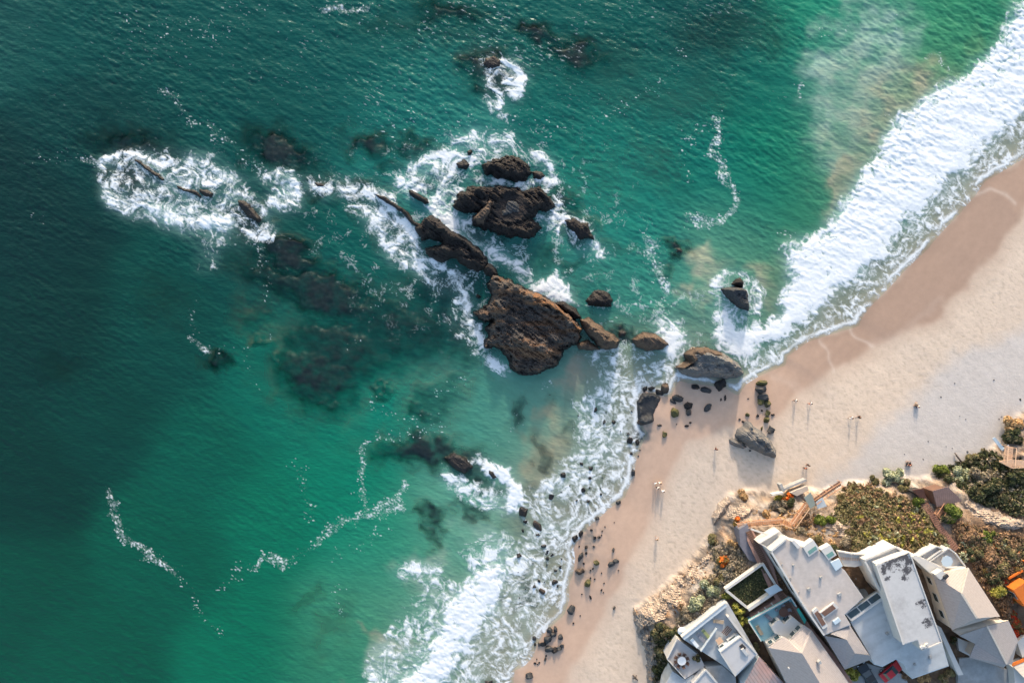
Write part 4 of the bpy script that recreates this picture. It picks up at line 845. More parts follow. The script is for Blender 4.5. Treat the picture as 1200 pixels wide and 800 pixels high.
T = [ # px,py,rx,ry,ang,h,mat,label,group,water
 # beneath the big boulder
 (845,451,8,8,10,1.6,R_DARK,'black block of rock in the shadow right under the big boulder',CH),(815,453,5.5,3.4,25,.9,R_DARK,'oval black rock, left of the pair in the big boulder shadow',CH),(827,457,7.5,3.8,15,.9,R_SLATE,'long low rock, right of the pair in the big boulder shadow',CH),
 (850,466,1.6,4,0,.5,R_DARK,'thin upright shard below the black block of rock',CH),(845,468,1.2,2,0,.3,R_DARK,'tiny dark chip beside the thin upright shard',CH),
 (780,455,6,7,0,1.8,R_TAN,'tan boulder with dark base at the water edge left of the big boulder',CH),(773,460,6,4,30,.9,R_DARK,'wet black rock below the tan boulder at the water edge',CH),(764,455,5,3.4,10,.9,R_DARK,'wet black rock left of the tan boulder at the water edge',CH),(756,456,3,4,0,.7,R_DARK,'small wet black rock at the top of the rimmed ledge',CH),
 (795,467,7.5,4.2,25,1.1,R_SLATE,'first and longest rock of the short chain in shaded sand',CH),(807,475,5.4,4.6,15,1.1,R_DARK,'middle rock of the short chain in shaded sand',CH),(807,483,3.4,5,0,1.1,R_SLATE,'lowest upright rock of the short chain in shaded sand',CH),
 (791,484,5.8,6.4,0,1.9,R_MOSS,'rounded boulder with a tan green top on shaded sand',CH),(830,478,4,6,25,1.3,R_SLATE,'lone oval dark boulder in the middle of the shaded sand',CH),(779,509,3.3,4,0,1.2,R_MOSS,'small dark green boulder alone on open wet sand',CH),
 (773,498,3,1.6,0,.4,R_DARK,'flat black stone left of the open wet sand',CH),(805,499,3,1.5,10,.35,R_DARK,'flat dark stone, left of two lying below the chain of rocks',CH),(809,495,2,1.3,0,.3,R_DARK,'flat dark stone, right of two lying below the chain of rocks',CH),(793,497,.9,.9,0,.2,R_DARK,'tiny pebble between the flat stones and the tan green boulder',CH),
 (789,470,5,2.4,30,.5,R_SLATE,'low wet stone left of the short chain of rocks',CH),(754,494,7.5,4.5,0,1.0,R_TAN,'tan boulder at the foot of the rimmed ledge',CH),
 # mossy stack
 (894,449,7,3.6,-5,2.0,R_MOSS,'green mossy boulder on top of the stack on the sand',MG),(893,457,7.5,5,5,2.4,R_SLATE,'grey boulder below the mossy top of the stack',MG),(896,466,7.5,5,10,2.4,R_SLATE,'large grey green boulder in the middle of the stack',MG),(892,471,4,4,0,1.6,R_MOSS,'dark mossy boulder low on the left of the stack',MG),(900,473,4,4.6,0,1.5,R_MOSS,'olive mossy boulder low on the right of the stack',MG),
 (900,484,3,4,10,1.0,R_MOSS,'green stone just below the mossy stack',MG),(906,486,2.6,1.5,10,.6,R_DARK,'dark sliver of stone beside the green stone below the stack',MG),(899,492,4,4,0,1.3,R_MOSS,'bright mossy boulder above the grey slab rock',MG),(876,486,2.8,2.4,10,.8,R_MOSS,'small olive stone left of the mossy stack',MG),(888,487,1.7,1.8,30,.5,R_DARK,'dark pebble between the small olive stone and the stack',MG),
 (893,481,1.3,1.3,0,.4,R_DARK,'tiny pebble under the left of the mossy stack',MG),(893,502,1.2,3,0,.6,R_MOSS,'thin olive stone upright beside the grey slab',MG),(904,504,4,5,10,1.5,R_SLATE,'dark cleft stone right of the grey slab top',MG),(877,467,1.2,.9,0,.3,R_DARK,'tiny dark pebble on bare sand left of the stack',MG),(867,491,1.8,1.2,0,.4,R_DARK,'small dark stone touching the top of the grey slab',MG),(871,494,1.8,1.2,20,.4,R_DARK,'second small dark stone at the top of the grey slab',MG),(879,528,1.5,1.2,0,.4,R_SLATE,'small stone under the lower edge of the grey slab',MG),
 # on the swash edge, left of the shaded sand
 (738,516,4,5,10,1.2,R_DARK,'dark wet boulder at the foam edge below the rimmed ledge',FO),(736,508,3,2.6,0,.7,R_DARK,'small wet rock above the dark wet boulder by the foam edge',FO),(747,518,3,4,0,.9,R_DARK,'wet rock in the dark pool by the rimmed ledge',FO),(740,531,2.2,2,0,.6,R_DARK,'wet stone on the foam edge under the dark pool',FO),(750,527,1,1,0,.3,R_DARK,'one of two dark pebbles on sand under the dark pool',FO),(748,534,1,1,0,.3,R_DARK,'one of two dark pebbles on sand under the dark pool',FO),
 (742,554,2.8,5,0,1.2,R_SLATE,'upright slate stone at the foam edge left of the strollers',FO),(725,589,3.2,3.2,0,1.0,R_SLATE,'slate stone on the foam edge where the swash turns',FO),
 # larger in foam
 (614,599,6.5,8.2,0,1.8,R_DARK,'largest dark boulder below the burst of foam',FO,1),(617,611,4.2,3.2,10,.9,R_DARK,'small black rock under the largest boulder in foam',FO,1),(631,617,5,9,-50,1.6,R_TAN,'long brown boulder in foam right below the largest one',FO,1),(630,626,5,3,20,.8,R_DARK,'black rock at the foot of the long brown boulder in foam',FO,1),(613,621,2.5,3.6,0,.7,R_DARK,'small dark rock left of the long brown boulder in foam',FO,1),
 (660,557,4.4,4.6,0,1.3,R_DARK,'dark boulder with a pale top alone in the upper lace foam',FO,1),(646,582,3.5,4,0,1.1,R_DARK,'dark boulder in foam left of the scattered upper ones',FO,1),(693,548,4,4,0,1.1,R_DARK,'larger of two boulders in foam near the upper swash edge',FO,1),(682,543,3.4,2.8,0,.9,R_DARK,'smaller of two boulders in foam near the upper swash edge',FO,1),
 (608,651,4.2,4.2,0,1.3,R_DARK,'round black boulder alone in foam, furthest out below the burst',FO,1),(698,480,3,4.6,10,1.2,R_DARK,'dark boulder standing in the upper dense lace',FO,1),(708,494,2.6,4.4,10,1.0,R_SLATE,'upright grey rock in dense lace below the upper dark boulder',FO,1),(720,494,2.8,3.6,0,1.0,R_DARK,'dark rock right of the upright grey rock in dense lace',FO,1),
 (635,693,5,4,30,1.3,R_TAN,'tan boulder in foam, lower of the two tan ones',FO,1),(651,682,3.8,5,40,1.4,R_TAN,'tan boulder in foam, upper of the two tan ones',FO,1),(626,687,3.6,3.4,20,1.1,R_DARK,'black rock touching the lower tan boulder in foam',FO,1),(632,680,2.8,3.2,0,1.0,R_DARK,'black rock just above the lower tan boulder in foam',FO,1),(654,686,2.2,3,20,.8,R_DARK,'black rock under the upper tan boulder in foam',FO,1),(617,707,3.6,4.4,0,.5,R_DARK,'drowned dark rock in grey water below the tan boulders',FO,1),
 (637,640,5,3,0,1.0,R_SLATE,'grey oval boulder, top of the string of rocks in lower foam',FO,1),(641,647,3.6,2.6,-25,.9,R_SLATE,'grey boulder second in the string of rocks in lower foam',FO,1),
 # on the beach
 (681,652,3.6,7,10,1.6,R_SLATE,'tall dark boulder in the wet hollow at the swash edge',SG),(680,670,6,4.4,15,1.6,R_TAN,'tan boulder at the foot of the wet hollow',SG),(699,659,4,3.6,0,1.3,R_MOSS,'mossy boulder higher on the wet sand',SG),(689,684,4,5,20,1.7,R_MOSS,'bright green mossy boulder low on the wet sand',SG),(717,661,4,5,20,1.5,R_SLATE,'left grey boulder of the touching pair on the beach',SG),(722,657,4,3,0,1.2,R_SLATE,'right flat grey boulder of the touching pair on the beach',SG),(719,644,2.2,3,0,.9,R_SLATE,'small grey stone above the touching pair on the beach',SG),
 (674,631,4,5,10,1.1,R_DARK,'brown black boulder on the foam edge above the wet hollow',FO),(681,625,3,5,10,1.1,R_DARK,'black boulder in the stony hollow beside the swash turn',FO),(700,607,3,2.4,0,.8,R_SLATE,'slate stone on the swash edge right of the stony hollow',FO),(697,630,2,2,0,.6,R_DARK,'left dark stone of two on the rim of the stony hollow',SG),(702,629,2,1.8,0,.6,R_DARK,'right dark stone of two on the rim of the stony hollow',SG),(687,641,2,2.4,0,.7,R_DARK,'dark stone in the middle of the wet hollow',SG),
 (670,714,5.4,6.4,-20,1.4,R_SLATE,'slate boulder shaped like a tooth at the swash edge low on the beach',SG),(720,712,2.2,2.6,0,.9,R_SLATE,'lone dark stone up the beach below the cliff point',SG),(692,700,1.4,3,-25,.5,R_DARK,'thin dark stone below the bright mossy boulder',SG),
 # heap
 (644,739,4,4,10,1.4,R_SLATE,'rounded rock at the top left of the heap by the lower water edge',HC),(651,738,2.6,4,0,1.4,R_SLATE,'upright rock at the top right of the heap by the lower water edge',HC),(648,744,4,4,20,1.3,R_SLATE,'rock under the top pair in the heap by the lower water edge',HC),(642,750,4.6,6,10,1.5,R_SLATE,'big leaning rock in the middle of the heap by the lower water edge',HC),(637,755,4,3,0,1.0,R_DARK,'dark rock at the left of the heap by the lower water edge',HC),(632,755,2.2,2.2,0,.8,R_SLATE,'outermost left rock of the heap by the lower water edge',HC),
 (643,761,6,4.4,10,1.2,R_SLATE,'widest rock at the bottom of the heap by the lower water edge',HC),(650,762,4.5,4,0,1.2,R_DARK,'black rock at the bottom middle of the heap',HC),(655,760,4,3,0,1.1,R_SLATE,'grey rock at the bottom right of the heap',HC),(659,757,2.4,2.6,20,1.0,R_SLATE,'outermost right rock of the heap by the lower water edge',HC),(657,746,3,4,0,1.1,R_SLATE,'separate rock on sand to the right of the heap',HC),
 (626,748,2.4,3.4,0,.9,R_SLATE,'grey stone in foam left of the heap by the lower water edge',HC),(627,755,1.8,2,0,.6,R_DARK,'small black stone at the foam edge left of the heap',HC),(639,772,1.6,2.6,20,.7,R_SLATE,'stone alone under the heap by the lower water edge',HC),(620,792,5,4.4,0,1.4,R_SLATE,'round slate boulder lowest on the beach near the photo edge',HC),(574,799,6,4,0,1.0,R_DARK,'black boulder in foam cut by the bottom of the photo',HC,1),
]
for t in T:
    stone(*t[:5], t[5] * .66, t[6], t[7], t[8], water=len(t) > 9)
for px, py, r in ((691,560,3.2),(683,574,3.8),(691,572,2.2),(676,586,2.4),(690,587,3.0),(704,579,2.2),(698,597,1.6),(690,597,1.4),(642,655,3.2),(647,650,2.4),(658,655,1.8),(641,662,2.2),(657,665,3.0),(651,669,2.8),(638,682,1.6),(710,483,1.5),(678,487,2),(741,482,2.2),(715,503,1.5),(714,473,1.2),(709,473,1.4),(704,572,1.3),(668,569,1.5),(658,576,1.6),(625,660,1.7),(624,654,2),(652,632,1.4),(662,633,1.5),(607,670,1.4),(616,690,1.5),(609,700,1.5),(735,492,1.5),(727,505,1.5),(712,540,1.4),(700,530,1.5),(690,516,1.2),(706,560,1.4),(722,548,1.3),(730,560,1.6),(717,585,1.5)):
    stone(px, py, r * .9, r * random.uniform(.5, 1.1), random.uniform(0, 90), .25 + r * .15, R_DARK, 'small black stone ringed by white lace foam in the swash', FO, 'foam_stone', water=True)
for px, py, r in ((695,666,1.2),(705,671,1),(697,678,1.4),(692,677,1),(705,691,1.6),(708,683,1),(707,694,.8),(682,696,1),(680,721,.8),(672,730,1.2),(725,668,1),(720,612,.8),(706,622,1),(705,627,1),(709,617,.9),(679,640,1.2),(696,640,1.5),(684,660,1.6),(692,668,1.2),(629,772,.9),(627,777,1.5),(632,776,1.3),(630,778,.9),(640,768,.9),(690,600,1.4),(693,621,1.5),(687,648,1.6)):
    stone(px, py, r, r * random.uniform(.8, 1.3), random.uniform(0, 90), .10 + r * .12, R_DARK, 'small dark stone scattered on the wet sand by the lower swash', SG, 'beach_stone')
for px, py, r in ((1165,445,1.3),(1196,468,2.2),(1171,491,1.1),(1174,488,1),(1103,465,1.3),(1119,449,1),(1125,487,.9),(1132,491,.9),(1088,517,1.1),(1082,538,1.2),(1116,525,.9),(1134,529,1.6),(1109,523,.8),(1060,532,.8),(1051,555,.9)):
    stone(px, py, r * .8, r * .5, random.uniform(0, 90), .12, R_SLATE, 'tiny dark bit of wrack lying on the pale grey upper beach', 'wrack on the upper beach', 'beach_stone')

# ================================================================== people
SKIN = make_mat('skin', alb(188, 140, 112), .6, .05)
def cloth(name, c): return make_mat(name, c, .9, .08, 6.0)
C_WHITE = cloth('cloth_white', (.72, .71, .68, 1)); C_BLACK = cloth('cloth_black', (.02, .02, .022, 1)); C_BLUE = cloth('cloth_navy', (.03, .04, .08, 1)); C_RED = cloth('cloth_rust', (.28, .07, .04, 1)); C_TAN = cloth('cloth_tan', (.4, .3, .2, 1)); C_GREY = cloth('cloth_grey', (.2, .2, .22, 1))
HAIR = make_mat('hair', (.02, .014, .01, 1), .6, .1)
def skin_obj(name, verts, edges, radii, mat, parent, root=0):
    me = bpy.data.meshes.new(name); me.from_pydata(verts, edges, []); me.update()
    o = bpy.data.objects.new(name, me); COL.objects.link(o); me.materials.append(mat)
    md = o.modifiers.new('skin', 'SKIN'); md.use_smooth_shade = True
    if not me.skin_vertices: me.attributes  # layer comes with the modifier below
    bm = bmesh.new(); bm.from_mesh(me); bm.verts.ensure_lookup_table(); lay = bm.verts.layers.skin.verify()
    for i, r in enumerate(radii):
        bm.verts[i][lay].radius = r if isinstance(r, tuple) else (r, r); bm.verts[i][lay].use_root = (i == root)
    bm.to_mesh(me); bm.free()
    sb = o.modifiers.new('sub', 'SUBSURF'); sb.levels = 1; sb.render_levels = 1
    o.parent = parent; return o
def person(px, py, head, label, top, bottom, stride=.25, seated=False, arms=.2, group='people on the beach', skirt=False):
    """px,py: where the head shows; built facing its own +x"""
    z0 = 1.5; x, y, _ = P(px, py, z0 + 1.6); z0 = max(ground_at(x, y), 0)
    H = .75 if seated else 1.6
    x, y, _ = P(px, py, z0 + H); z0 = max(ground_at(x, y), 0)
    root = empty('person', (x, y, z0), label, 'person', group, rz=head)
    hz = .16 if seated else .92
    s = stride
    if seated: legs = [((0, .09, hz), (.38, .13, .42), (.62, .12, .06), (.76, .12, .03)), ((0, -.09, hz), (.42, -.13, .36), (.72, -.12, .06), (.86, -.12, .03))]
    else: legs = [((0, .09, hz), (s * .55, .10, .5), (s, .10, .07), (s + .19, .11, .03)), ((0, -.09, hz), (-s * .35, -.10, .5), (-s - .02, -.10, .09), (-s + .16, -.11, .03))]
    V = [(0, 0, hz), (.01, 0, hz + .22), (.02, 0, hz + .44), (.03, 0, hz + .56), (.05, 0, hz + .65), (.06, 0, hz + .76)]
    R = [(.13, .16), (.11, .14), (.12, .17), .06, .085, .095]; E = [(0, 1), (1, 2), (2, 3), (3, 4), (4, 5)]
    for l in legs:
        n = len(V); V += l; R += [.095, .065, .042, .035]; E += [(0, n), (n, n + 1), (n + 1, n + 2), (n + 2, n + 3)]
    for sg, sw in ((1, -arms), (-1, arms)):
        n = len(V); sh = (.01, .19 * sg, hz + .46); el = (sw * .6 - .02, .27 * sg, hz + .20); wr = (sw + .12, .27 * sg, hz - .02); pm = (sw + .17, .27 * sg, hz - .09)
        V += [sh, el, wr, pm]; R += [.055, .042, .03, .034]; E += [(2, n), (n, n + 1), (n + 1, n + 2), (n + 2, n + 3)]
        for k, (dx, dy, ln) in enumerate(((.03, .02, .07), (.03, .005, .08), (.03, -.01, .075), (.02, -.022, .06), (.05, .0, .04))):
            q = len(V); V += [(pm[0] + dx * .6, pm[1] + dy * 1.2, pm[2] - ln * .5), (pm[0] + dx * 1.2, pm[1] + dy * 1.2, pm[2] - ln)]; R += [.010, .008]; E += [(n + 3, q), (q, q + 1)]
    skin_obj('body', V, E, R, SKIN, root)
    # shirt, trousers, hair over the body
    V2 = [(0, 0, hz + .02), (.01, 0, hz + .24), (.02, 0, hz + .45)] + [p for sg, sw in ((1, -arms), (-1, arms)) for p in ((.01, .19 * sg, hz + .46), (sw * .5 - .02, .26 * sg, hz + .24))]
    skin_obj('shirt', V2, [(0, 1), (1, 2), (2, 3), (3, 4), (2, 5), (5, 6)], [(.15, .18), (.135, .165), (.14, .19), .075, .062, .075, .062], top, root)
    V3 = [(0, 0, hz + .04)]; E3 = []; R3 = [(.15, .18)]
    for l in legs:
        n = len(V3); k = .6
        kn = l[1]; an = tuple(l[1][i] * (1 - k) + l[2][i] * k for i in range(3))
        V3 += [l[0], kn, an]; R3 += [.115, .09, .075]; E3 += [(0, n), (n, n + 1), (n + 1, n + 2)]
    skin_obj('trousers', V3, E3, R3, bottom, root)
    b = MB(); c = (.045, 0, hz + .74)
    bm = bmesh.new(); bmesh.ops.create_icosphere(bm, subdivisions=2, radius=.118)
    for v in bm.verts: v.co = Vector((v.co.x * 1.05 + c[0] - .015, v.co.y * .95, max(v.co.z, -.03 if v.co.x > .02 else -.1) * 1.05 + c[2]))
    me = bpy.data.meshes.new('hair'); bm.to_mesh(me); bm.free(); h = link_mesh('hair', me, HAIR, None, True); h.parent = root
    bm = bmesh.new(); bmesh.ops.create_cone(bm, cap_ends=True, segments=6, radius1=.022, radius2=.008, depth=.04, matrix=Matrix.Translation((.16, 0, hz + .70)) @ Matrix.Rotation(math.pi / 2, 4, 'Y'))
    me = bpy.data.meshes.new('nose'); bm.to_mesh(me); bm.free(); h = link_mesh('nose', me, SKIN); h.parent = root
    return root
D90 = math.pi / 2
person(934, 469.5, -D90 * .3, 'person in white top and dark trousers walking nearest the mossy stack', C_WHITE, C_BLACK)
person(951.5, 473, -D90 * .2, 'person in pale top and rust shorts walking alone on the wet sand edge', C_WHITE, C_RED)
person(1000, 490, D90 * 2, 'person in all white clothes walking beside one in black', C_WHITE, C_WHITE)
person(1009, 489, D90 * 2, 'person in black clothes walking beside one in white', C_BLACK, C_BLACK)
person(1077, 477, D90 * 1.4, 'person in white shirt sitting on the pale upper beach', C_WHITE, C_BLUE, seated=True)
person(1074.5, 475.5, D90 * .8, 'person in dark shirt sitting on the pale upper beach', C_BLACK, C_TAN, seated=True)
person(945, 549, -D90, 'person in rust shirt standing on the sand track by the concrete wall', C_RED, C_BLACK, .08)
person(949, 545.5, D90 * 2.5, 'person in black shirt standing on the sand track by the concrete wall', C_BLACK, C_BLACK, .08)
person(768.5, 567, -D90 * .6, 'person in white shirt at the upper left of the group of four', C_WHITE, C_GREY)
person(774.5, 566.5, -D90 * .6, 'person in cream shirt at the upper right of the group of four', C_TAN, C_WHITE)
person(771.5, 572, -D90 * .6, 'person in white shirt and dark trousers in the middle of the group of four', C_WHITE, C_BLACK)
person(778, 576, -D90 * .6, 'person in white clothes at the lower right of the group of four', C_WHITE, C_WHITE)
person(770.5, 632.5, D90, 'person in tan shirt walking alone below the cliff', C_TAN, C_GREY)
person(840.5, 526.5, D90 * .5, 'person in rust shirt walking alone left of the grey slab rock', C_RED, C_BLACK)
person(1064.5, 545, D90, 'person in navy clothes, left of the pair beside the pale bush', C_BLUE, C_BLACK, seated=True)
person(1067.8, 545.3, D90, 'person in rust and black, right of the pair beside the pale bush', C_RED, C_BLACK, seated=True)
# ================================================================== houses on the bluff
def PP(pts, z): return [P(a, b, z) for a, b in pts]
W_WHITE = make_mat('stucco_white', alb(214, 210, 203), .9, .05, 1.2, .01, 8)
W_GREYB = make_mat('stucco_pale_blue', alb(206, 214, 216), .9, .06, 1.2, .01, 8)
W_TAN = make_mat('stucco_tan', (.56, .47, .38, 1), .9, .06, 1.2, .01, 8)
F_GRAVEL = make_mat('roof_gravel_beige', alb(212, 200, 190), .95, .09, 1.4, .02, 14, stripes=(math.radians(35), 2.6, .04), col2=alb(204, 192, 182), c2scale=.12)
F_GREY = make_mat('roof_membrane_grey', alb(204, 201, 198), .9, .05, 1.5, .008, 10, col2=alb(192, 188, 184), c2scale=.10)
F_STAIN = make_mat('roof_membrane_mould', alb(206, 203, 199), .9, .06, 1.5, .008, 10, col2=alb(188, 184, 180), c2scale=.22, c2amt=.3)
def add_mould(m, spots):
    """black mould growing on a roof around a few wet spots"""
    nt = m.node_tree; N = nt.nodes; L = nt.links; bsdf = [n for n in N if n.type == 'BSDF_PRINCIPLED'][0]; src = bsdf.inputs['Base Color'].links[0].from_socket
    geo = N.new('ShaderNodeNewGeometry'); acc = None
    for px, py, rad in spots:
        v = N.new('ShaderNodeVectorMath'); v.operation = 'DISTANCE'; L.new(geo.outputs['Position'], v.inputs[0]); v.inputs[1].default_value = P(px, py, 16.96)
        q = N.new('ShaderNodeMapRange'); q.inputs['From Min'].default_value = rad * 1.7; q.inputs['From Max'].default_value = 0; L.new(v.outputs['Value'], q.inputs['Value'])
        if acc is None: acc = q.outputs[0]
        else: a = N.new('ShaderNodeMath'); a.operation = 'MAXIMUM'; L.new(acc, a.inputs[0]); L.new(q.outputs[0], a.inputs[1]); acc = a.outputs[0]
    n = N.new('ShaderNodeTexNoise'); n.inputs['Scale'].default_value = 1.3; n.inputs['Detail'].default_value = 8; n.inputs['Roughness'].default_value = .75; L.new(geo.outputs['Position'], n.inputs['Vector'])
    s = N.new('ShaderNodeMath'); s.operation = 'MULTIPLY_ADD'; L.new(n.outputs['Fac'], s.inputs[0]); s.inputs[1].default_value = 2.6; L.new(acc, s.inputs[2])
    r = N.new('ShaderNodeMapRange'); r.inputs['From Min'].default_value = 1.86; r.inputs['From Max'].default_value = 2.1; L.new(s.outputs[0], r.inputs['Value'])
    x = N.new('ShaderNodeMix'); x.data_type = 'RGBA'; L.new(r.outputs[0], x.inputs[0]); L.new(src, x.inputs[6]); x.inputs[7].default_value = alb(84, 82, 84); L.new(x.outputs[2], bsdf.inputs['Base Color'])
add_mould(F_STAIN, [(1058,653,1.9),(1049,657,1.6),(1041,662,1.5),(1064,657,1.6),(1062,667,1.3),(1060,675,.9),(1035,667,1.1),(1081,706,1.1),(1088,728,1.2),(1040,677,.6)])
F_BLUE = make_mat('roof_membrane_blue_grey', alb(196, 199, 199), .85, .08, 1.0, .01, 8, stripes=(math.radians(-62), 2.2, .07), col2=alb(178, 180, 180), c2scale=.18, c2amt=.35)
A_SH = math.radians(-55)
F_SHING = make_mat('shingle_taupe', alb(190, 177, 168), .95, .10, 3.0, .02, 9, stripes=(A_SH, .26, .14))
F_SHING2 = make_mat('shingle_grey', alb(170, 163, 160), .95, .10, 3.0, .02, 9, stripes=(A_SH, .26, .14))
F_METAL = make_mat('standing_seam_cream', alb(206, 196, 182), .6, .04, 1, 0, None, stripes=(math.radians(-70), .5, .12))
F_LOUV = make_mat('pitched_glazing', alb(166, 152, 148), .35, .10, .8, 0, None, spec=.6, stripes=(math.radians(35), .55, .35), col2=alb(186, 150, 140), c2scale=.15)
CONC = make_mat('concrete', alb(176, 176, 174), .9, .10, .8, .01, 9, col2=alb(158, 158, 156), c2scale=.25)
CONC_L = make_mat('concrete_pale', alb(212, 206, 198), .9, .08, .8, .01, 9)
TEALD = make_mat('deck_teal', alb(168, 208, 212), .7, .07, 1.2, .01, 6)
TEALP = make_mat('paint_teal', alb(124, 182, 186), .6, .05, 1.2)
POOL = make_mat('canopy_turquoise', alb(70, 190, 174), .25, .06, 1.2)
PAVE = make_mat('paving_brown', alb(160, 126, 114), .9, .14, 1.6, .01, 8)
WOOD = make_mat('timber_orange', alb(206, 150, 112), .8, .14, 3.0, .01, 9)
WOODD = make_mat('timber_brown', alb(122, 92, 78), .85, .18, 3.0, .02, 9)
WOODP = make_mat('timber_pale', alb(222, 184, 152), .8, .10, 3.0, .01, 9)
TRIMB = make_mat('trim_dark', alb(60, 58, 58), .6, .1)
GLASS = make_mat('window_glass', (.03, .05, .055, 1), .08, .1, 1, spec=.8)
GLASSG = make_mat('skylight_glass', alb(120, 160, 150), .12, .06, 1, spec=.8)
SKYL = make_mat('skylight_dome', alb(206, 220, 226), .3, .03, 1, spec=.6)
ORANGE = make_mat('paint_orange', alb(222, 118, 40), .7, .08, 1.2)
SLATE_P = make_mat('slate_slabs', alb(128, 126, 134), .9, .16, 1.2, .02, 7)
GRASS_B = make_mat('lawn_soil', alb(74, 74, 42), .95, .25, 2.0, .04, 6)

def plate(name, mat, parent, pts, z, zb, **k):
    m = MB(); m.prism(PP(pts, z), zb); return m.build(name, mat, parent, **k)
def rim(name, mat, parent, pts, z, w, h, closed=False):
    """low wall along a line of photo points; top at z"""
    m = MB(); n = len(pts)
    for i in range(n if closed else n - 1):
        a = Vector(P(*pts[i], z)); b = Vector(P(*pts[(i + 1) % n], z)); d = (b - a).normalized()
        m.beam(a + d * (.003 * i), b - d * (w * .5 + .004), w, h + .004 * (i % 2))
    return m.build(name, mat, parent)
def slopes(name, mat, parent, faces, thick=.18):
    m = MB()
    for f in faces:
        top = [P(*p) for p in f]
        m.prism(top, lambda q: q[2] - thick)
    return m.build(name, mat, parent)
def wall_window(parent, a, b, z, t0, t1, h, zc, frame=W_WHITE, glass=GLASS):
    """window set proud of the wall under the roof edge a-b (photo points at height z), t0..t1 along it"""
    A = Vector(P(*a, z)); B = Vector(P(*b, z)); d = (B - A); n = Vector((-d.y, d.x, 0)).normalized()
    c0 = Vector((0, 0, 0)) - A
    if n.dot(Vector((0, 0, 0)) - A) < 0: n = -n
    p0 = A + d * t0; p1 = A + d * t1; m = MB(); g = MB(); ang = math.atan2(d.y, d.x); L_ = (p1 - p0).length
    mid = (p0 + p1) / 2
    f = None
    m.box((mid.x + n.x * .03, mid.y + n.y * .03, zc), (L_ + .16, .10, h + .16), ang)
    f = m.build('window', frame, parent)
    g.box((mid.x + n.x * .075, mid.y + n.y * .075, zc), (L_, .04, h), ang); g.build('pane', glass, f)
def at0(px, py, z): return P(px, py, z)

LATE = []
# ---- house with the big flat beige roof
hc = empty('house', P(950, 690, 9), 'largest house, broad flat beige gravel roof with white dormers on its seaward edge', 'house', 'houses on the bluff')
RC = [(904,646),(922,631),(941,641),(960,645),(980,660),(990,668),(1012,700),(990,720),(997,732),(966,744),(940,706)]
plate('wall', W_WHITE, hc, RC, 14.2, 7.0); plate('roof', F_GRAVEL, hc, [(904.8,646.3),(922,632),(941,642),(960,645.8),(980,661),(989.5,668.5),(1011,700),(989.5,719.5),(996,731.5),(966.3,743),(940.6,706)], 14.26, 14.19)
rim('parapet', W_WHITE, hc, [(966,744),(940,706),(904,646),(922,631)], 14.62, .28, .44)
plate('balcony', W_WHITE, hc, [(890,637),(914,622),(921,630),(903.5,644.5)], 11.2, 7.5); rim('balcony_rail', W_WHITE, hc, [(903,643.5),(890.5,636.5),(914,622.3)], 11.9, .16, .75)
for pts, z in (([(941,641),(953,632),(960.5,643),(948,652)], 14.6), ([(962,644),(973,638),(980.5,650),(971,656)], 14.6)):
    d = plate('dormer', W_WHITE, hc, pts, z, 13.0)
    a, b, c, e = pts; q = lambda s, t: (e[0] + (c[0]-e[0])*s + ((b[0]-e[0]) + 0)*0 + (a[0]-e[0])*t, e[1] + (c[1]-e[1])*s + (a[1]-e[1])*t)
    plate('pane', GLASSG, d, [q(.14,.12), q(.86,.12), q(.86,.45), q(.14,.45)], z + .05, z - .1)
plate('chimney', W_WHITE, hc, [(927.5,634),(930.5,632.5),(938,640),(935,643)], 14.9, 13.4)
plate('skylight', SKYL, hc, [(973,658.5),(983.5,654),(988,663),(979.5,669)], 14.62, 14.2, bevel=.06); plate('skylight', SKYL, hc, [(976,728),(983,723),(986,727),(979,732)], 14.65, 14.2, bevel=.06)
for pts in ([(959,719),(977.5,705.5),(983,711.5),(965,724.5)], [(952,716),(957,711.5),(970.5,733),(964.5,737)]):
    p_ = plate('roof_planter', W_WHITE, hc, pts, 14.72, 14.2)
    cx = sum(p[0] for p in pts) / 4; cy = sum(p[1] for p in pts) / 4
    plate('planting_strip', WOODD, p_, [(cx + (x - cx) * .72, cy + (y - cy) * .72) for x, y in pts], 14.78, 14.6)
slopes('shingle_roof', F_SHING2, hc, [[(966,744.5,13.4),(992,749,14.9),(1002,765,15.0),(990,784,13.2)], [(1002,765,15.0),(1019,767,14.3),(1021,772,13.4),(990,784,13.2)], [(974,742.5,14.5),(996,732,13.6),(992,749,14.9)], [(996,732,13.6),(1018,766,14.2),(1002,765,15.0),(992,749,14.9)]])
plate('wing_wall', W_TAN, hc, [(968,746),(995,734),(1018,769),(991,782)], 13.0, 7.0)
for t0, t1 in ((.1, .35), (.55, .85)): wall_window(hc, (904,646), (940,706), 14.2, t0, t1, 1.3, 12.3)
for s in (.2, .5, .8): 
    m = MB(); a = Vector(P(905, 650, 14.3)); b = Vector(P(938, 704, 14.3)); p = a + (b - a) * s; m.disc((p.x + .7, p.y, 14.55), .12, .4, 8); m.build('vent_pipe', CONC, hc)

for px, py, w_, h_ in ((948,690,.5,.4),(962,676,.35,.5),(984,696,.6,.35),(930,662,.3,.5),(1040,742,.5,.4),(1072,778,.4,.35),(1090,770,.5,.3)):
    zz = 14.26 if px < 1000 else 13.26
    m = MB(); m.box(P(px, py, zz + h_ / 2), (w_, w_ * .8, h_), .5); m.build('roof_vent', CONC, hc if px < 1000 else None)
    if px > 1000: LATE.append(bpy.context.scene.collection.objects[-1])
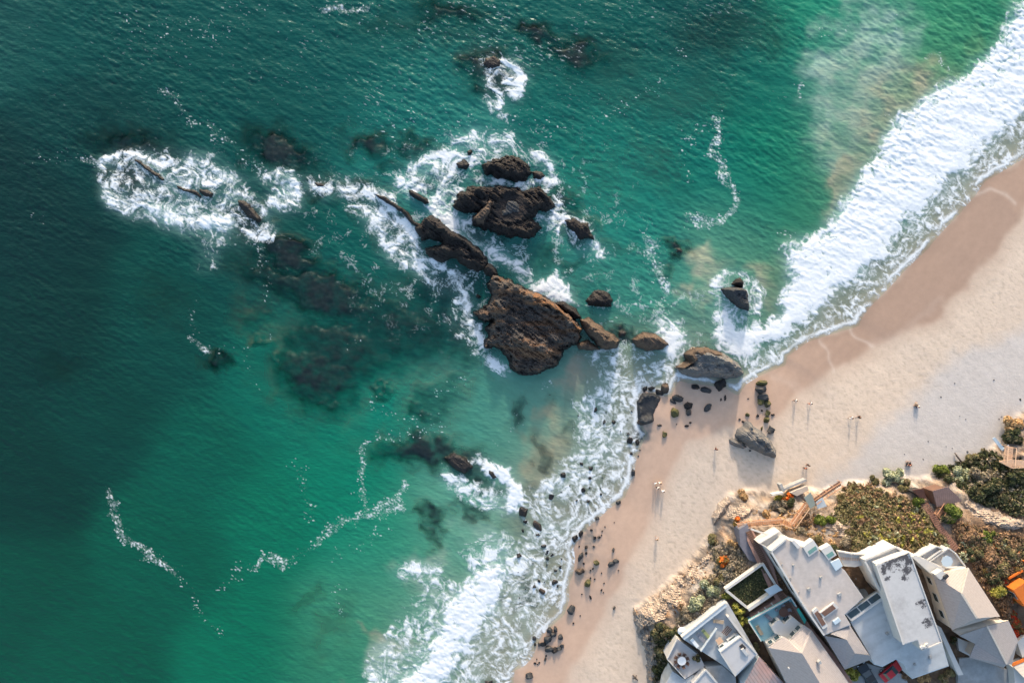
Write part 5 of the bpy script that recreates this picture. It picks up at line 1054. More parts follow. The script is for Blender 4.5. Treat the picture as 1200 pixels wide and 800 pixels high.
# ---- walkway between the two flat roofed houses
wk = empty('footbridge', P(1000, 655, 12), 'short white footbridge with slatted steps joining the two flat roofed houses', 'footbridge')
plate('deck', W_WHITE, wk, [(981,646),(1000,650),(1016,650),(1016,661),(1002,664),(989,663)], 12.4, 12.0)
m = MB()
for k in range(14):
    u = 984.5 + k * 2.05; a = P(u, 652.3 + k * .12, 12.5); b = P(u + .3, 655.6 + k * .12, 12.5); m.beam(a, b, .12, .12)
m.build('step_slats', WOODP, wk); rim('parapet', W_WHITE, wk, [(982,645.8),(1000,649),(1016,649.5)], 13.0, .2, .9)

# ---- grey court with glass roof
ct = empty('courtyard', P(1010, 690, 9), 'sunken grey courtyard between the flat roofs, with a strip of glass roof', 'courtyard')
plate('paving', CONC, ct, [(988,664),(1016,661),(1036,702),(1000,726),(990,718),(1010,700)], 9.4, 7.2)
gr = plate('glass_roof', W_WHITE, ct, [(990.5,719),(1028,693),(1035.5,700),(997,727)], 13.6, 13.4)
for k in range(3):
    f = lambda s, t: (990.5 + 37.5 * s + 7 * t, 719 - 26 * s + 7.6 * t)
    s0, s1 = .03 + k * .325, .325 + k * .325
    plate('pane', GLASS, gr, [f(s0,.14), f(s1,.14), f(s1,.80), f(s0,.80)], 13.66, 13.5)

# ---- long flat grey roof
hd = empty('house', P(1060, 710, 9), 'flat grey roofed house in two levels, upper roof stained black along its top end', 'house', 'houses on the bluff')
plate('lower_wall', W_GREYB, hd, [(996.5,728),(1035,701),(1062,690),(1104,752),(1112,780),(1069,795),(1058,777),(1050,772),(1034,781),(1024,778),(1019,767)], 13.2, 7.0)
plate('lower_roof', F_BLUE, hd, [(997,728),(1035,701.5),(1062,691),(1103.5,752),(1111,779.5),(1069,794),(1058,776),(1050,771),(1034,780),(1024.5,777.3),(1019.5,767)], 13.26, 13.19)
rim('parapet', W_WHITE, hd, [(1036,700.5),(997,727.5)], 13.65, .3, .46)
for o in LATE: o.parent = hd; o.matrix_parent_inverse = Matrix.Translation(hd.location).inverted()
plate('front_block', W_WHITE, hd, [(1013,656),(1050,640),(1064,650),(1040,701),(1030,690)], 14.8, 7.0); rim('front_parapet', W_WHITE, hd, [(1031,690),(1013.5,656.4),(1050,640.6),(1063,649)], 15.3, .3, .52)
plate('upper_wall', W_WHITE, hd, [(1027,661),(1065,647),(1068,652),(1104,752),(1080,762),(1075,750),(1059,755)], 16.9, 13.0)
plate('upper_roof', F_STAIN, hd, [(1028,661.4),(1064.5,648),(1067.4,652.5),(1103,751.5),(1080.4,761),(1075.4,749),(1059.5,753.8)], 16.96, 16.89)
rim('upper_parapet', W_WHITE, hd, [(1059,755),(1027,661)], 17.18, .24, .32); rim('upper_kerb', CONC_L, hd, [(1065,647),(1068,652),(1104,752),(1080,762)], 17.10, .18, .22)
for px, py in ((1080,758),(1086,755),(1084,757)): m = MB(); m.box(P(px, py, 17.15), (.5, .4, .35), .5); m.build('roof_vent', W_WHITE, hd)

# ---- taupe hip roofed house
he = empty('house', P(1130, 710, 9), 'hip roofed house of taupe shingles with a tan side wall and seaward balconies', 'house', 'houses on the bluff')
plate('wall', W_TAN, he, [(1093.5,674),(1134.5,666),(1171,721),(1116.5,737)], 13.9, 6.5)
slopes('roof', F_SHING, he, [[(1093,673,14.0),(1127,695,16.6),(1145,724,16.6),(1116,738,14.0)], [(1093,673,14.0),(1135,665,14.0),(1127,695,16.6)], [(1135,665,14.0),(1172,722,14.0),(1145,724,16.6),(1127,695,16.6)]])
m = MB(); m.beam(P(1127, 695, 16.68), P(1145, 724, 16.68), .3, .12); m.beam(P(1135, 665, 14.08), P(1127, 695, 16.68), .28, .12); m.build('ridge_cap', F_METAL, he)
plate('seaward_block', W_WHITE, he, [(1068.5,652),(1073,650),(1108,666.5),(1100,672.5),(1092,673)], 13.6, 7.0)
for pts in ([(1076.5,652),(1098,640),(1105,643),(1087,656.5)], [(1089,658),(1112,642),(1120,648),(1132,664),(1108,666)]):
    b_ = plate('balcony', CONC_L, he, pts, 12.0, 7.5)
    rim('balcony_rail', W_WHITE, b_, pts, 12.7, .22, .75, True)
plate('dormer', W_WHITE, he, [(1096,673),(1104,668),(1110,673),(1102,679)], 15.3, 13.8); d = plate('chimney', TRIMB, he, [(1106,676),(1110.5,672.5),(1112.5,675),(1108,679)], 15.7, 14.0)
slopes('white_mansard', F_METAL, he, [[(1116,738.5,12.6),(1146,726,12.6),(1157,732.5,14.2),(1124,744,13.4)], [(1146,726,12.6),(1182,726.5,12.2),(1157,732.5,14.2)]], .15)
slopes('rear_roof', F_SHING2, he, [[(1124,744.4,13.3),(1157,733,14.1),(1143,754,12.1)], [(1143,754,12.1),(1157,733,14.1),(1180,778,13.4),(1136,770,11.8)], [(1136,770,11.8),(1180,778,13.4),(1176,782,12.6)], [(1157,733,14.1),(1182,727,12.2),(1193,750,11.8)], [(1157,733,14.1),(1193,750,11.8),(1186,778,12.0),(1180,778,13.4)]])
plate('rear_wall', W_TAN, he, [(1127,746),(1158,735),(1180,729),(1190,750),(1184,776),(1176,779),(1139,768),(1146,755)], 11.7, 6.5)
m = MB(); m.beam(P(1157, 733, 14.2), P(1180, 778, 13.5), .28, .12); m.build('rear_ridge_cap', F_METAL, he)
for t0, t1 in ((.1, .22), (.4, .55), (.72, .85)): wall_window(he, (1093.5,674), (1116.5,737), 13.9, t0, t1, 1.2, 11.8)
t = empty('patio_table', P(1110, 658, 12.0), 'pale blue parasol table on the balcony of the taupe house', 'table')
m = MB(); c = P(1110, 657.5, 13.3); m.disc(c, 1.0, .08, 8); m.build('parasol_canopy', SKYL, t); m = MB(); m.tube([P(1110, 657.5, 12.0), P(1110, 657.5, 13.2)], [.04, .04], 6); m.build('pole', W_WHITE, t)
plate('garden_wall', W_WHITE, None, [(1096.5,731),(1103,735),(1129,790),(1123,791)], 10.6, 6.5); tag(COL.objects[-1] if False else bpy.data.objects['garden_wall'], 'long white wall between the flat grey roofed house and the taupe house', 'wall')
drv = plate('driveway', CONC, None, [(1124,771),(1137,770),(1176,783),(1182,784),(1195,840),(1120,840)], 9.2, 6.0); tag(drv, 'grey concrete driveway below the taupe house', 'driveway', kind='structure')
pt = plate('patio', CONC_L, None, [(1122,747),(1146,756),(1138,769),(1124,762)], 9.4, 6.0); tag(pt, 'small pale concrete patio in the corner of the taupe house', 'patio', kind='structure')

# ---- terrace house, bottom left
ha = empty('house', P(845, 755, 8), 'terraced house furthest left, pale grey open decks behind a white parapet', 'house', 'houses on the bluff')
plate('terrace', F_BLUE, ha, [(800,748),(853,706),(889,768),(862,792),(846,778)], 10.0, 5.5)
rim('parapet', W_GREYB, ha, [(800.5,747.6),(853,706.3)], 10.9, .75, .95); rim('coping', W_WHITE, ha, [(799,746.5),(851.5,705)], 11.0, .2, 1.0)
rim('beam', W_WHITE, ha, [(853.5,722),(888,768)], 11.4, .38, 1.3); rim('screen', W_GREYB, ha, [(821.5,763),(840.5,736)], 10.9, .14, .85)
plate('upper_wall', W_GREYB, ha, [(844,764),(868,746),(887,766),(862,792)], 12.2, 8.5); plate('upper_roof', F_GREY, ha, [(845,764),(868,747),(886,766),(862,790.5)], 12.26, 12.19); rim('upper_kerb', W_WHITE, ha, [(862,792),(844,764),(868,746),(887,766)], 12.4, .2, .24)
q_ = plate('roof_hatch', TRIMB, ha, [(866.5,757),(870,754),(874.5,758.5),(871,761.5)], 12.45, 12.2); m = MB(); m.beam(P(870, 760, 12.75), P(876, 767.5, 12.6), .5, .4); m.build('vent_duct', W_WHITE, ha)
for pts in ([(842,757),(847,753),(850,757),(845,761)], [(852,750),(862,742.5),(865,746),(855,753.5)]):
    b_ = plate('skylight', W_WHITE, ha, pts, 10.9, 10.0); cx = sum(p[0] for p in pts) / 4; cy = sum(p[1] for p in pts) / 4
    plate('pane', GLASS, b_, [(cx + (x - cx) * .7, cy + (y - cy) * .7) for x, y in pts], 10.95, 10.7)
plate('lower_terrace', F_GREY, ha, [(782,772),(794,748),(820,768),(826,780),(803,795)], 8.8, 4.5); rim('lower_rail', W_WHITE, ha, [(803,795),(782,772),(794,748.3)], 9.3, .14, .55)
plate('rear_terrace', F_BLUE, ha, [(780,802),(788,786),(803,796),(812,790),(840,800),(842,830),(775,830)], 8.6, 4.5)
plate('side_roof', F_GREY, ha, [(812,803),(827,785),(842,803),(830,830)], 10.6, 6.0); rim('side_kerb', W_WHITE, ha, [(811,803),(827,784.5),(843,803)], 10.85, .3, .3)
plate('steps', CONC, ha, [(826,781),(846,779),(862,793),(866,830),(846,806)], 9.2, 5.0)
plate('louvre_wall', W_GREYB, ha, [(872,803),(890,770),(926,808),(920,830),(875,830)], 11.6, 6.0)
slopes('louvre_roof', F_LOUV, ha, [[(871,803,11.8),(890,769,11.8),(906,788,12.7),(888,830,12.7)], [(890,769,11.8),(927,808,11.8),(922,832,11.8),(888,830,12.7),(906,788,12.7)]], .1)

# ---- teal deck house
hb = empty('house', P(930, 750, 8), 'white gabled house with a teal deck and taupe shingle roof', 'house', 'houses on the bluff')
plate('wall', W_WHITE, hb, [(902,758),(918.5,747),(926,750.5),(942,733.5),(950.5,739),(990,795),(985,830),(936,830)], 12.85, 6.5)
slopes('roof', F_SHING, hb, [[(900.5,758.5,13.2),(940,765,15.4),(974,822,15.4),(936,826,13.2)], [(900.5,758.5,13.2),(918,746,13.3),(926,750,13.6),(940,765,15.4)], [(940,765,15.4),(926,750,13.6),(942,732,13.2),(951,738,13.2)], [(940,765,15.4),(951,738,13.2),(1001,808,13.2),(974,822,15.4)], [(974,822,15.4),(1001,808,13.2),(990,830,13.2)]])
plate('porch_block', W_WHITE, hb, [(903.5,733.5),(913.5,725.5),(919,731),(929,722.5),(941,732.5),(926,749),(918,745),(908,742)], 11.6, 6.5)
plate('deck', TEALD, hb, [(878,728),(927,700.5),(944,731),(906,757),(893,750)], 9.9, 5.5)
rim('deck_rail', TEALP, hb, [(893,750.5),(878.5,728),(927,700.8),(933,711)], 10.8, .18, .9); rim('deck_coping', W_WHITE, hb, [(892,751),(877,727.5),(927,699.8),(934,711)], 10.86, .16, .16)
plate('side_canopy', POOL, hb, [(933.5,714),(936,712),(945,726),(943,731)], 10.8, 10.65)
pl = plate('paved_terrace', PAVE, hb, [(880,722),(918,696),(922,700),(882,727)], 9.4, 5.5)
m = MB()
for k in (.22, .42, .62, .8): a = (880 + 38 * k, 722 - 26 * k); m.beam(P(a[0], a[1], 9.5), P(a[0] + 3.2, a[1] + 4, 9.5), .22, .1)
m.build('kerb_strips', CONC_L, pl)
wall_window(hb, (902,758), (918.5,747), 13.2, .1, .35, 1.2, 11.9); wall_window(hb, (902,758), (918.5,747), 13.2, .55, .85, 1.2, 11.9)
wall_window(hb, (926,750.5), (942,733.5), 13.2, .2, .45, 1.2, 12.2); wall_window(hb, (926,750.5), (942,733.5), 13.2, .6, .85, 1.2, 12.2)
wall_window(hb, (903.5,733.5), (913.5,725.5), 11.6, .2, .75, 1.3, 10.6); wall_window(hb, (919,731), (929,722.5), 11.6, .2, .75, 1.3, 10.6)
m = MB(); m.box(P(960, 775, 15.0), (.5, .5, .8), .6); m.build('chimney', CONC, hb)
m = MB(); m.disc(P(925, 783, 14.6), .12, .5, 8); m.build('vent_pipe', W_WHITE, hb); 
# lawn with its walls
lw = plate('lawn', GRASS_B, None, [(851,691.5),(894,661),(908,684.5),(876.5,711.5)], 8.6, 5.0); tag(lw, 'small dark square lawn above the teal deck', 'lawn', kind='structure')
wl_ = empty('garden_wall', P(870, 676, 8.6), 'low white wall wrapping the small dark lawn', 'wall')
rim('coping', W_WHITE, wl_, [(876,712),(850.5,691),(894,660.3),(909,685)], 9.3, .42, 1.2); rim('retaining_wall', W_WHITE, wl_, [(877,714.5),(914,689.5)], 9.9, .55, 1.6)
plate('gate_roof', SKYL, wl_, [(896,691),(910,684),(917,691),(902,697)], 10.1, 9.9)

# ---- orange house and the roof at the corner
ho = empty('house', P(1200, 700, 9), 'bright orange walled house cut by the right edge of the photo', 'house', 'houses on the bluff')
plate('wall', ORANGE, ho, [(1188,691),(1204,681),(1225,696),(1210,716),(1199,708)], 12.4, 7.0); plate('roof', ORANGE, ho, [(1187.5,691),(1204,680.5),(1226,696),(1200,709)], 12.6, 12.41); rim('beam', ORANGE, ho, [(1182,678),(1200,668)], 10.5, .3, .3)
plate('terrace', CONC, ho, [(1190,668),(1203,658),(1215,675),(1204,681)], 9.6, 7.0); wall_window(ho, (1188,691), (1199,708), 12.4, .3, .7, 1.3, 11.0)
hw = empty('house', P(1200, 790, 9), 'white cottage with an orange tiled verge in the bottom right corner', 'house', 'houses on the bluff')
plate('wall', W_WHITE, hw, [(1188,782),(1204,776),(1230,800),(1215,830),(1192,830)], 11.0, 6.5)
slopes('roof', F_METAL, hw, [[(1186,779,11.2),(1203,772,11.2),(1228,800,12.6),(1206,800,12.6)]]); slopes('tiled_verge', ORANGE, hw, [[(1185,777,11.3),(1200,771,11.3),(1202,774,11.4),(1187,780.5,11.4)]], .12)
plate('shed_roof', CONC_L, hw, [(1192,752),(1203,742),(1215,765),(1198,770)], 10.2, 7.0)

# ---------------- driveway, cars
dv = plate('driveway', CONC, None, [(990,786),(1012,776),(1060,790),(1080,840),(985,840)], 9.4, 6.0); tag(dv, 'shaded grey driveway with parked cars below the flat roofs', 'driveway', kind='structure')
def car(px, py, ang, label, paint, dark_roof=False):
    x, y, _ = P(px, py, 9.9); root = empty('car', (x, y, 9.4), label, 'car', 'cars parked on the driveway', rz=ang)
    prof = [(-2.15,.35),(-2.2,.75),(-2.05,.95),(-1.1,1.0),(.85,.98),(1.9,.86),(2.15,.70),(2.2,.35)]
    def loft(name, prof, wid, mat, par, z0=None, bev=.06):
        m = MB(); n = len(prof)
        for i, (a, z) in enumerate(prof):
            for s in (-1, 1): m.v.append((a, s * wid(a, z), z))
        for i in range(n):
            j = (i + 1) % n; m.f.append([2 * i, 2 * i + 1, 2 * j + 1, 2 * j]); m.m.append(0)
        m.f.append([2 * i for i in range(n)][::-1]); m.f.append([2 * i + 1 for i in range(n)]); m.m += [0, 0]
        me = bpy.data.meshes.new(name); me.from_pydata(m.v, [], m.f); me.update(); me.materials.append(mat)
        bm = bmesh.new(); bm.from_mesh(me); bmesh.ops.recalc_face_normals(bm, faces=bm.faces); bm.to_mesh(me); bm.free()
        o = bpy.data.objects.new(name, me); COL.objects.link(o); o.parent = par
        if bev: b = o.modifiers.new('edge', 'BEVEL'); b.width = bev; b.segments = 2
        return o
    body = loft('body', prof, lambda a, z: .90 - .05 * (abs(a) > 2) , paint, root)
    loft('cabin', [(-1.55,.97),(-1.15,1.40),(.10,1.42),(.85,.97)], lambda a, z: .80 if z < 1.2 else .64, GLASS, root, bev=.04)
    loft('roof', [(-1.12,1.405),(-1.05,1.46),(.02,1.47),(.10,1.425)], lambda a, z: .62, TRIMB if dark_roof else paint, root, bev=.02)
    for wx in (-1.35, 1.35):
        for s in (-1, 1):
            bm = bmesh.new(); bmesh.ops.create_cone(bm, cap_ends=True, segments=20, radius1=.33, radius2=.33, depth=.2, matrix=Matrix.Translation((wx, s * .84, .33)) @ Matrix.Rotation(D90, 4, 'X'))
            me = bpy.data.meshes.new('wheel'); bm.to_mesh(me); bm.free(); wh = link_mesh('wheel', me, TRIMB); wh.parent = root
            bm = bmesh.new(); bmesh.ops.create_cone(bm, cap_ends=True, segments=14, radius1=.2, radius2=.2, depth=.03, matrix=Matrix.Translation((wx, s * .95, .33)) @ Matrix.Rotation(D90, 4, 'X'))
            me = bpy.data.meshes.new('rim'); bm.to_mesh(me); bm.free(); r = link_mesh('rim', me, CONC_L); r.parent = wh
    for s in (-1, 1):
        m = MB(); m.box((2.17, s * .62, .66), (.08, .34, .14)); h = m.build('headlight', SKYL, None); h.parent = root
        m = MB(); m.box((-2.19, s * .66, .74), (.05, .28, .14)); h = m.build('tail_light', C_RED, None); h.parent = root
        m = MB(); m.box((.72, s * .98, 1.0), (.14, .2, .13)); h = m.build('mirror', paint, None); h.parent = root
    return root
CARR = make_mat('car_paint_red', (.45, .01, .015, 1), .3, .03, 1, spec=.6); CARD = make_mat('car_paint_black', (.012, .016, .02, 1), .3, .03, 1, spec=.6)
car(1044, 785, math.radians(40), 'red car parked under the edge of the flat grey roof', CARR)
car(1016, 790, math.radians(122), 'black car parked beside the yellow green bush', CARD, True)

# ---------------- terrace furniture
def lounger(px, py, z, rz, label, fab, grp='loungers on the terraces'):
    x, y, _ = P(px, py, z + .4); r = empty('sun_lounger', (x, y, z), label, 'lounger', grp, rz=rz)
    def part(n, mat, *boxes):
        m = MB()
        for b in boxes: m.box(*b)
        o = m.build(n, mat, None); o.parent = r; return o
    part('frame', W_WHITE, ((0, .28, .28), (1.9, .06, .06)), ((0, -.28, .28), (1.9, .06, .06)), ((.9, 0, .28), (.06, .56, .06)))
    part('cushion', fab, ((.25, 0, .36), (1.35, .58, .1))); part('backrest', fab, ((-.7, 0, .52), (.6, .58, .09), 0, 0, -.6))
    for sx in (-.85, .85):
        for sy in (-.26, .26): part('leg', W_WHITE, ((sx, sy, .125), (.06, .06, .25)))
C_GREEN = cloth('cloth_olive', (.25, .27, .12, 1))
lounger(827, 742, 10.0, math.radians(-50), 'lounger with an olive cushion on the pale grey terrace', C_GREEN)
lounger(821, 747, 10.0, math.radians(-50), 'grey lounger, middle one on the pale grey terrace', C_GREY)
lounger(814, 753, 10.0, math.radians(-50), 'white lounger by the parapet corner of the pale grey terrace', C_WHITE)
lounger(842, 728, 10.0, math.radians(-10), 'tan lounger at the far end of the pale grey terrace', C_TAN)
lounger(890, 738, 9.9, math.radians(-60), 'tan lounger on the teal deck', C_TAN)
lounger(902, 724, 9.9, math.radians(-40), 'grey lounger in the middle of the teal deck', C_GREY)
def round_table(px, py, z, r0, label, top, chairs, clabel, cmat):
    x, y, _ = P(px, py, z + .7); t = empty('dining_table', (x, y, z), label, 'table')
    def pt(n, fn, mat): m = MB(); fn(m); o = m.build(n, mat, None); o.parent = t
    pt('tabletop', lambda m: m.disc((0, 0, .74), r0, .06, 20), top); pt('pedestal', lambda m: m.tube([(0, 0, 0), (0, 0, .68)], [.09, .07], 8), TRIMB)
    for k in range(chairs):
        a = 2 * math.pi * k / chairs + .3; rr = r0 + .32
        c = empty('chair', (x + rr * math.cos(a), y + rr * math.sin(a), z), clabel, 'chair', clabel.split(' at ')[0] + ' chairs', rz=a)
        for n, b in (('seat', ((0, 0, .45), (.5, .52, .08))), ('backrest', ((.24, 0, .70), (.07, .52, .45))), ('leg', ((.2, .2, .205), (.05, .05, .41))), ('leg', ((-.2, .2, .205), (.05, .05, .41))), ('leg', ((.2, -.2, .205), (.05, .05, .41))), ('leg', ((-.2, -.2, .205), (.05, .05, .41)))):
            m = MB(); m.box(*b); o = m.build(n, cmat, None); o.parent = c
C_BROWN = cloth('wicker_brown', (.10, .055, .04, 1))
round_table(799, 774, 8.8, .75, 'round pale table ringed by brown chairs on the lowest terrace', C_WHITE, 8, 'brown wicker chair at the round table on the lowest terrace', C_BROWN)
round_table(918, 717, 9.9, .8, 'dark round table on the teal deck', C_BROWN, 5, 'dark chair at the round table on the teal deck', C_GREY)
b = empty('bench', P(850, 737, 10), 'slatted dark bench near the white beam on the terrace', 'bench')
for k in range(4): m = MB(); m.beam(P(846 + k * 1.6, 741 + k * 1.2, 10.5), P(853 + k * 1.6, 733 + k * 1.2, 10.5), .14, .06); m.build('slat', WOODD, b)
for px, py in ((847.5, 741.5), (856, 736)): m = MB(); m.tube([P(px, py, 10.0), P(px, py, 10.44)], [.05, .05], 6); m.build('leg', TRIMB, b)
tb = empty('side_table', P(843, 750, 10), 'square tan wooden table on the pale grey terrace', 'table')
m = MB(); m.prism(PP([(838.5,750),(844,746),(848,751),(842,755)], 10.7), 10.6); m.build('tabletop', WOODP, tb)
for px, py in ((840, 750), (844, 747.5), (846.5, 751), (842.5, 753.5)): m = MB(); m.tube([P(px, py, 10.0), P(px, py, 10.6)], [.04, .04], 6); m.build('leg', WOODD, tb)
pr = empty('parasol', P(799, 738, 8), 'closed-edge cream parasol beside the white parapet corner', 'parasol'); pr['label'] = 'round cream parasol just outside the white parapet corner'
m = MB(); c = P(799, 739, 9.6)
for k in range(10):
    a0, a1 = 2 * math.pi * k / 10, 2 * math.pi * (k + 1) / 10; m.poly([(c[0], c[1], c[2] + .35), (c[0] + .75 * math.cos(a0), c[1] + .75 * math.sin(a0), c[2]), (c[0] + .75 * math.cos(a1), c[1] + .75 * math.sin(a1), c[2])])
o = m.build('canopy', C_WHITE, pr); o.modifiers.new('cloth', 'SOLIDIFY').thickness = .03
m = MB(); m.tube([(c[0], c[1], 6.5), (c[0], c[1], 9.9)], [.04, .04], 6); m.build('pole', W_WHITE, pr)

# ---------------- timber stairs and paths down the bluff
def stair(name, label, pts, width, mat, rail=True, zs=None, rails_mat=None, treads=True, cat='stairs', post_down=1.2):
    a = [Vector(P(p[0], p[1], z)) for p, z in zip(pts, zs)]
    root = empty(name, a[0], label, cat)
    tr_ = MB(); st_ = MB(); ra = [MB(), MB()]; ps = []
    for i in range(len(a) - 1):
        d = a[i + 1] - a[i]; L_ = Vector((d.x, d.y, 0)).length; n = max(2, int(L_ / .32)); side = Vector((-d.y, d.x, 0)).normalized()
        for k in range(n):
            p = a[i] + d * ((k + .5) / n); tr_.beam(p - side * width / 2, p + side * width / 2, .26, .07)
        for s in (-1, 1):
            st_.beam(a[i] + side * s * (width / 2 + .05) + Vector((0, 0, -.03)), a[i + 1] + side * s * (width / 2 + .05) + Vector((0, 0, -.03)), .08, .24)
            if rail:
                ra[(s + 1) // 2].beam(a[i] + side * s * (width / 2 + .1) + Vector((0, 0, .95)), a[i + 1] + side * s * (width / 2 + .1) + Vector((0, 0, .95)), .12, .07)
                for k in range(max(2, int(L_ / 1.6)) + 1):
                    p = a[i] + d * (k / max(2, int(L_ / 1.6))) + side * s * (width / 2 + .1); ps.append(MB()); ps[-1].tube([p + Vector((0, 0, -post_down)), p + Vector((0, 0, .9))], [.05, .05], 5)
    tr_.build('treads', mat, root); st_.build('stringers', mat, root)
    if rail:
        for r in ra: r.build('handrail', rails_mat or mat, root)
        [q.build('post', rails_mat or mat, root) for q in ps]
    return root
stair('timber_stairs', 'orange timber stair zigzagging up from the concrete wall to the largest house', [(864,616),(880,613),(916,610),(928,615),(946,590)], .75, WOOD, zs=[6.2,6.6,7.4,7.6,7.0], rails_mat=WOODP)
stair('timber_stairs', 'orange brown timber stair running down to the right toward the sand', [(954,587),(968,577),(985,566)], .6, WOODD, zs=[7.0,6.2,5.0], rails_mat=WOOD)
hut = empty('shelter', P(949, 586, 6), 'small grey green shelter roof at the head of the beach stairs', 'shelter')
slopes('roof', make_mat('sheet_roof_green', alb(150, 158, 148), .7, .1, 1.5), hut, [[(942.5,583,8.2),(950,576.5,8.2),(956,591,8.0),(950,596,8.0)]], .12); slopes('awning', W_GREYB, hut, [[(956,588,7.7),(964,582.5,7.7),(969,593,7.5),(958,596,7.5)]], .1)
for px, py in ((943.5,583.5),(950,578),(955,590.5),(950.5,594.5)): m = MB(); m.tube([P(px, py, 4.8), P(px, py, 8.0)], [.07, .07], 6); m.build('post', WOODD, hut)
sw = empty('seawall', P(930, 570, 4), 'angled pale concrete retaining wall at the top of the sand', 'wall')
rim('wall', CONC, sw, [(918,574),(946,561.5)], 3.9, .35, 1.6); rim('end_wall', CONC, sw, [(915,567),(919,577.5)], 4.0, .5, 1.7); plate('platform', make_mat('sandy_concrete', alb(196, 182, 168), .9, .12, 1.0), sw, [(926,577),(946,569),(948,574),(934,581)], 4.3, 2.2); rim('kerb', CONC_L, sw, [(905,580),(919,577)], 4.9, .3, 1.5)
walk = stair('boardwalk', 'long narrow brown plank path climbing between the lawn and the largest house', [(877,622),(892,650),(909,688),(922,706),(940,736),(958,762),(984,802)], .8, WOODD, False, [7.6,8.4,9.3,10.1,11.0,11.8,12.6], cat='path')
sl = plate('path', SLATE_P, None, [(866,620),(876,614),(882,628),(894,652),(889,660),(878,656),(868,640)], 7.4, 4.0); tag(sl, 'bluish slate slabs beside the boardwalk', 'path', kind='structure')
mb_ = MB(); AL = [((880,616),(874,622)),((888,632),(876,634)),((906,662),(890,664)),((914,690),(903,692)),((931,706),(917,714)),((951,735),(937,744)),((976,765),(958,777)),((1002,803),(978,812))]
AZ = [7.2, 7.8, 8.6, 9.3, 10.0, 10.8, 11.5, 12.2]
for (q0, q1), (z0, z1) in zip(zip(AL, AL[1:]), zip(AZ, AZ[1:])): mb_.poly([P(*q0[0], z0), P(*q0[1], z0), P(*q1[1], z1), P(*q1[0], z1)])
alley = mb_.build('path', PAVE); alley.modifiers.new('depth', 'SOLIDIFY').thickness = .4; tag(alley, 'brown earth alley under the plank path', 'path', kind='structure')
pipe = empty('handrail', P(890, 625, 8), 'white metal handrail slanting beside the timber stair landing', 'handrail')
m = MB(); m.beam(P(880, 619.5, 8.6), P(903, 627.5, 9.8), .3, .12); m.build('rail', W_WHITE, pipe)
for s in (.1, .5, .9): m = MB(); p = Vector(P(880 + 23 * s, 619.5 + 8 * s, 8.5 + 1.2 * s)); m.tube([p + Vector((0, 0, -2)), p], [.04, .04], 6); m.build('post', W_WHITE, pipe)
e_hut = empty('hut', P(1110, 582, 6), 'brown board roofed hut on the scrubby slope', 'hut')
slopes('roof', make_mat('board_roof', alb(150, 122, 112), .9, .14, 1.5, .02, 8, stripes=(math.radians(10), .35, .2)), e_hut, [[(1093,575,8.6),(1111,570,8.8),(1128,587,8.6),(1098,593.5,8.2)]], .2); plate('wall', WOODD, e_hut, [(1095,576),(1110,572),(1125,586),(1099,592)], 8.2, 4.0)
shed = empty('shed', P(1078, 578, 5), 'rusty low shed roof half hidden in bushes left of the board roofed hut', 'shed')
slopes('roof', make_mat('rusty_sheet', alb(128, 86, 70), .9, .2, 1.5), shed, [[(1069,574,7.6),(1082,572,7.8),(1086,584,7.4),(1078,583,7.2)]], .15); plate('wall', TRIMB, shed, [(1070,576),(1082,574),(1085,583),(1078,582)], 7.0, 4.0)
stair('timber_stairs', 'short orange timber steps under the board roofed hut', [(1098,604),(1107,590)], 1.0, WOOD, zs=[8.0,7.4])
stair('timber_path', 'reddish brown plank path curving down through scrub from the hut', [(1084,590),(1092,602),(1100,616),(1112,632),(1122,644)], .9, make_mat('timber_red_brown', alb(158, 116, 98), .9, .15, 2), False, [6.8,7.8,8.6,9.2,9.6], cat='path')
stair('timber_stairs', 'bright orange timber steps at the right edge by the sand', [(1183,523),(1181,544)], 1.3, WOODP, zs=[4.6,5.4], rails_mat=WOODP)
ld = empty('timber_deck', P(1190, 543, 5), 'bright orange timber landing cut by the right edge of the photo', 'deck')
plate('deck_boards', WOODP, ld, [(1171,540),(1186,538),(1206,540),(1206,548),(1186,548)], 5.6, 5.4); rim('handrail', WOODP, ld, [(1171,540.5),(1186,548.3),(1206,547.5)], 6.4, .12, .1)
for px, py in ((1173,541),(1186,547),(1198,547.5)): m = MB(); m.tube([P(px, py, 3.5), P(px, py, 6.35)], [.06, .06], 6); m.build('post', WOODP, ld)
fr = empty('folded_frame', P(1171, 520, 3), 'pale blue angled panels leaning beside the bright orange steps', 'panel')
slopes('panel', SKYL, fr, [[(1163,513.5,4.6),(1166,512,4.6),(1178,526,4.4),(1174,528,4.3)]], .12); slopes('panel', SKYL, fr, [[(1174,527,4.5),(1182,521,4.6),(1183,523,4.5),(1175,528.5,4.4)]], .12)
for px, py in ((1165,514),(1175,526.5)): m = MB(); m.tube([P(px, py, 2.0), P(px, py, 4.3)], [.06, .06], 6); m.build('post', W_WHITE, fr)
m = MB()
p = [G(1118, 530, .25), G(1120, 534, .45), G(1123, 538, .5), G(1127, 542, .3)]; m.tube(p, [.10, .16, .17, .12], 7); m.tube([p[1], p[1] + Vector((-.4, .3, .25))], [.1, .05], 6)
dw = m.build('driftwood', rock_mat('driftwood', alb(96, 86, 80), alb(70, 62, 58), alb(60, 52, 48), -3), None, True); tag(dw, 'dark driftwood branch lying at the edge of the bushes', 'driftwood')
m = MB(); c = G(744, 793)
m.tube([c + Vector((-.4, .5, .1)), c + Vector((0, 0, .5)), c + Vector((.5, -.5, .1))], [.12, .16, .1], 7); m.tube([c + Vector((0, 0, .45)), c + Vector((.3, .5, .2))], [.1, .06], 6); m.tube([c + Vector((0, 0, .45)), c + Vector((-.5, -.2, .15))], [.1, .06], 6)
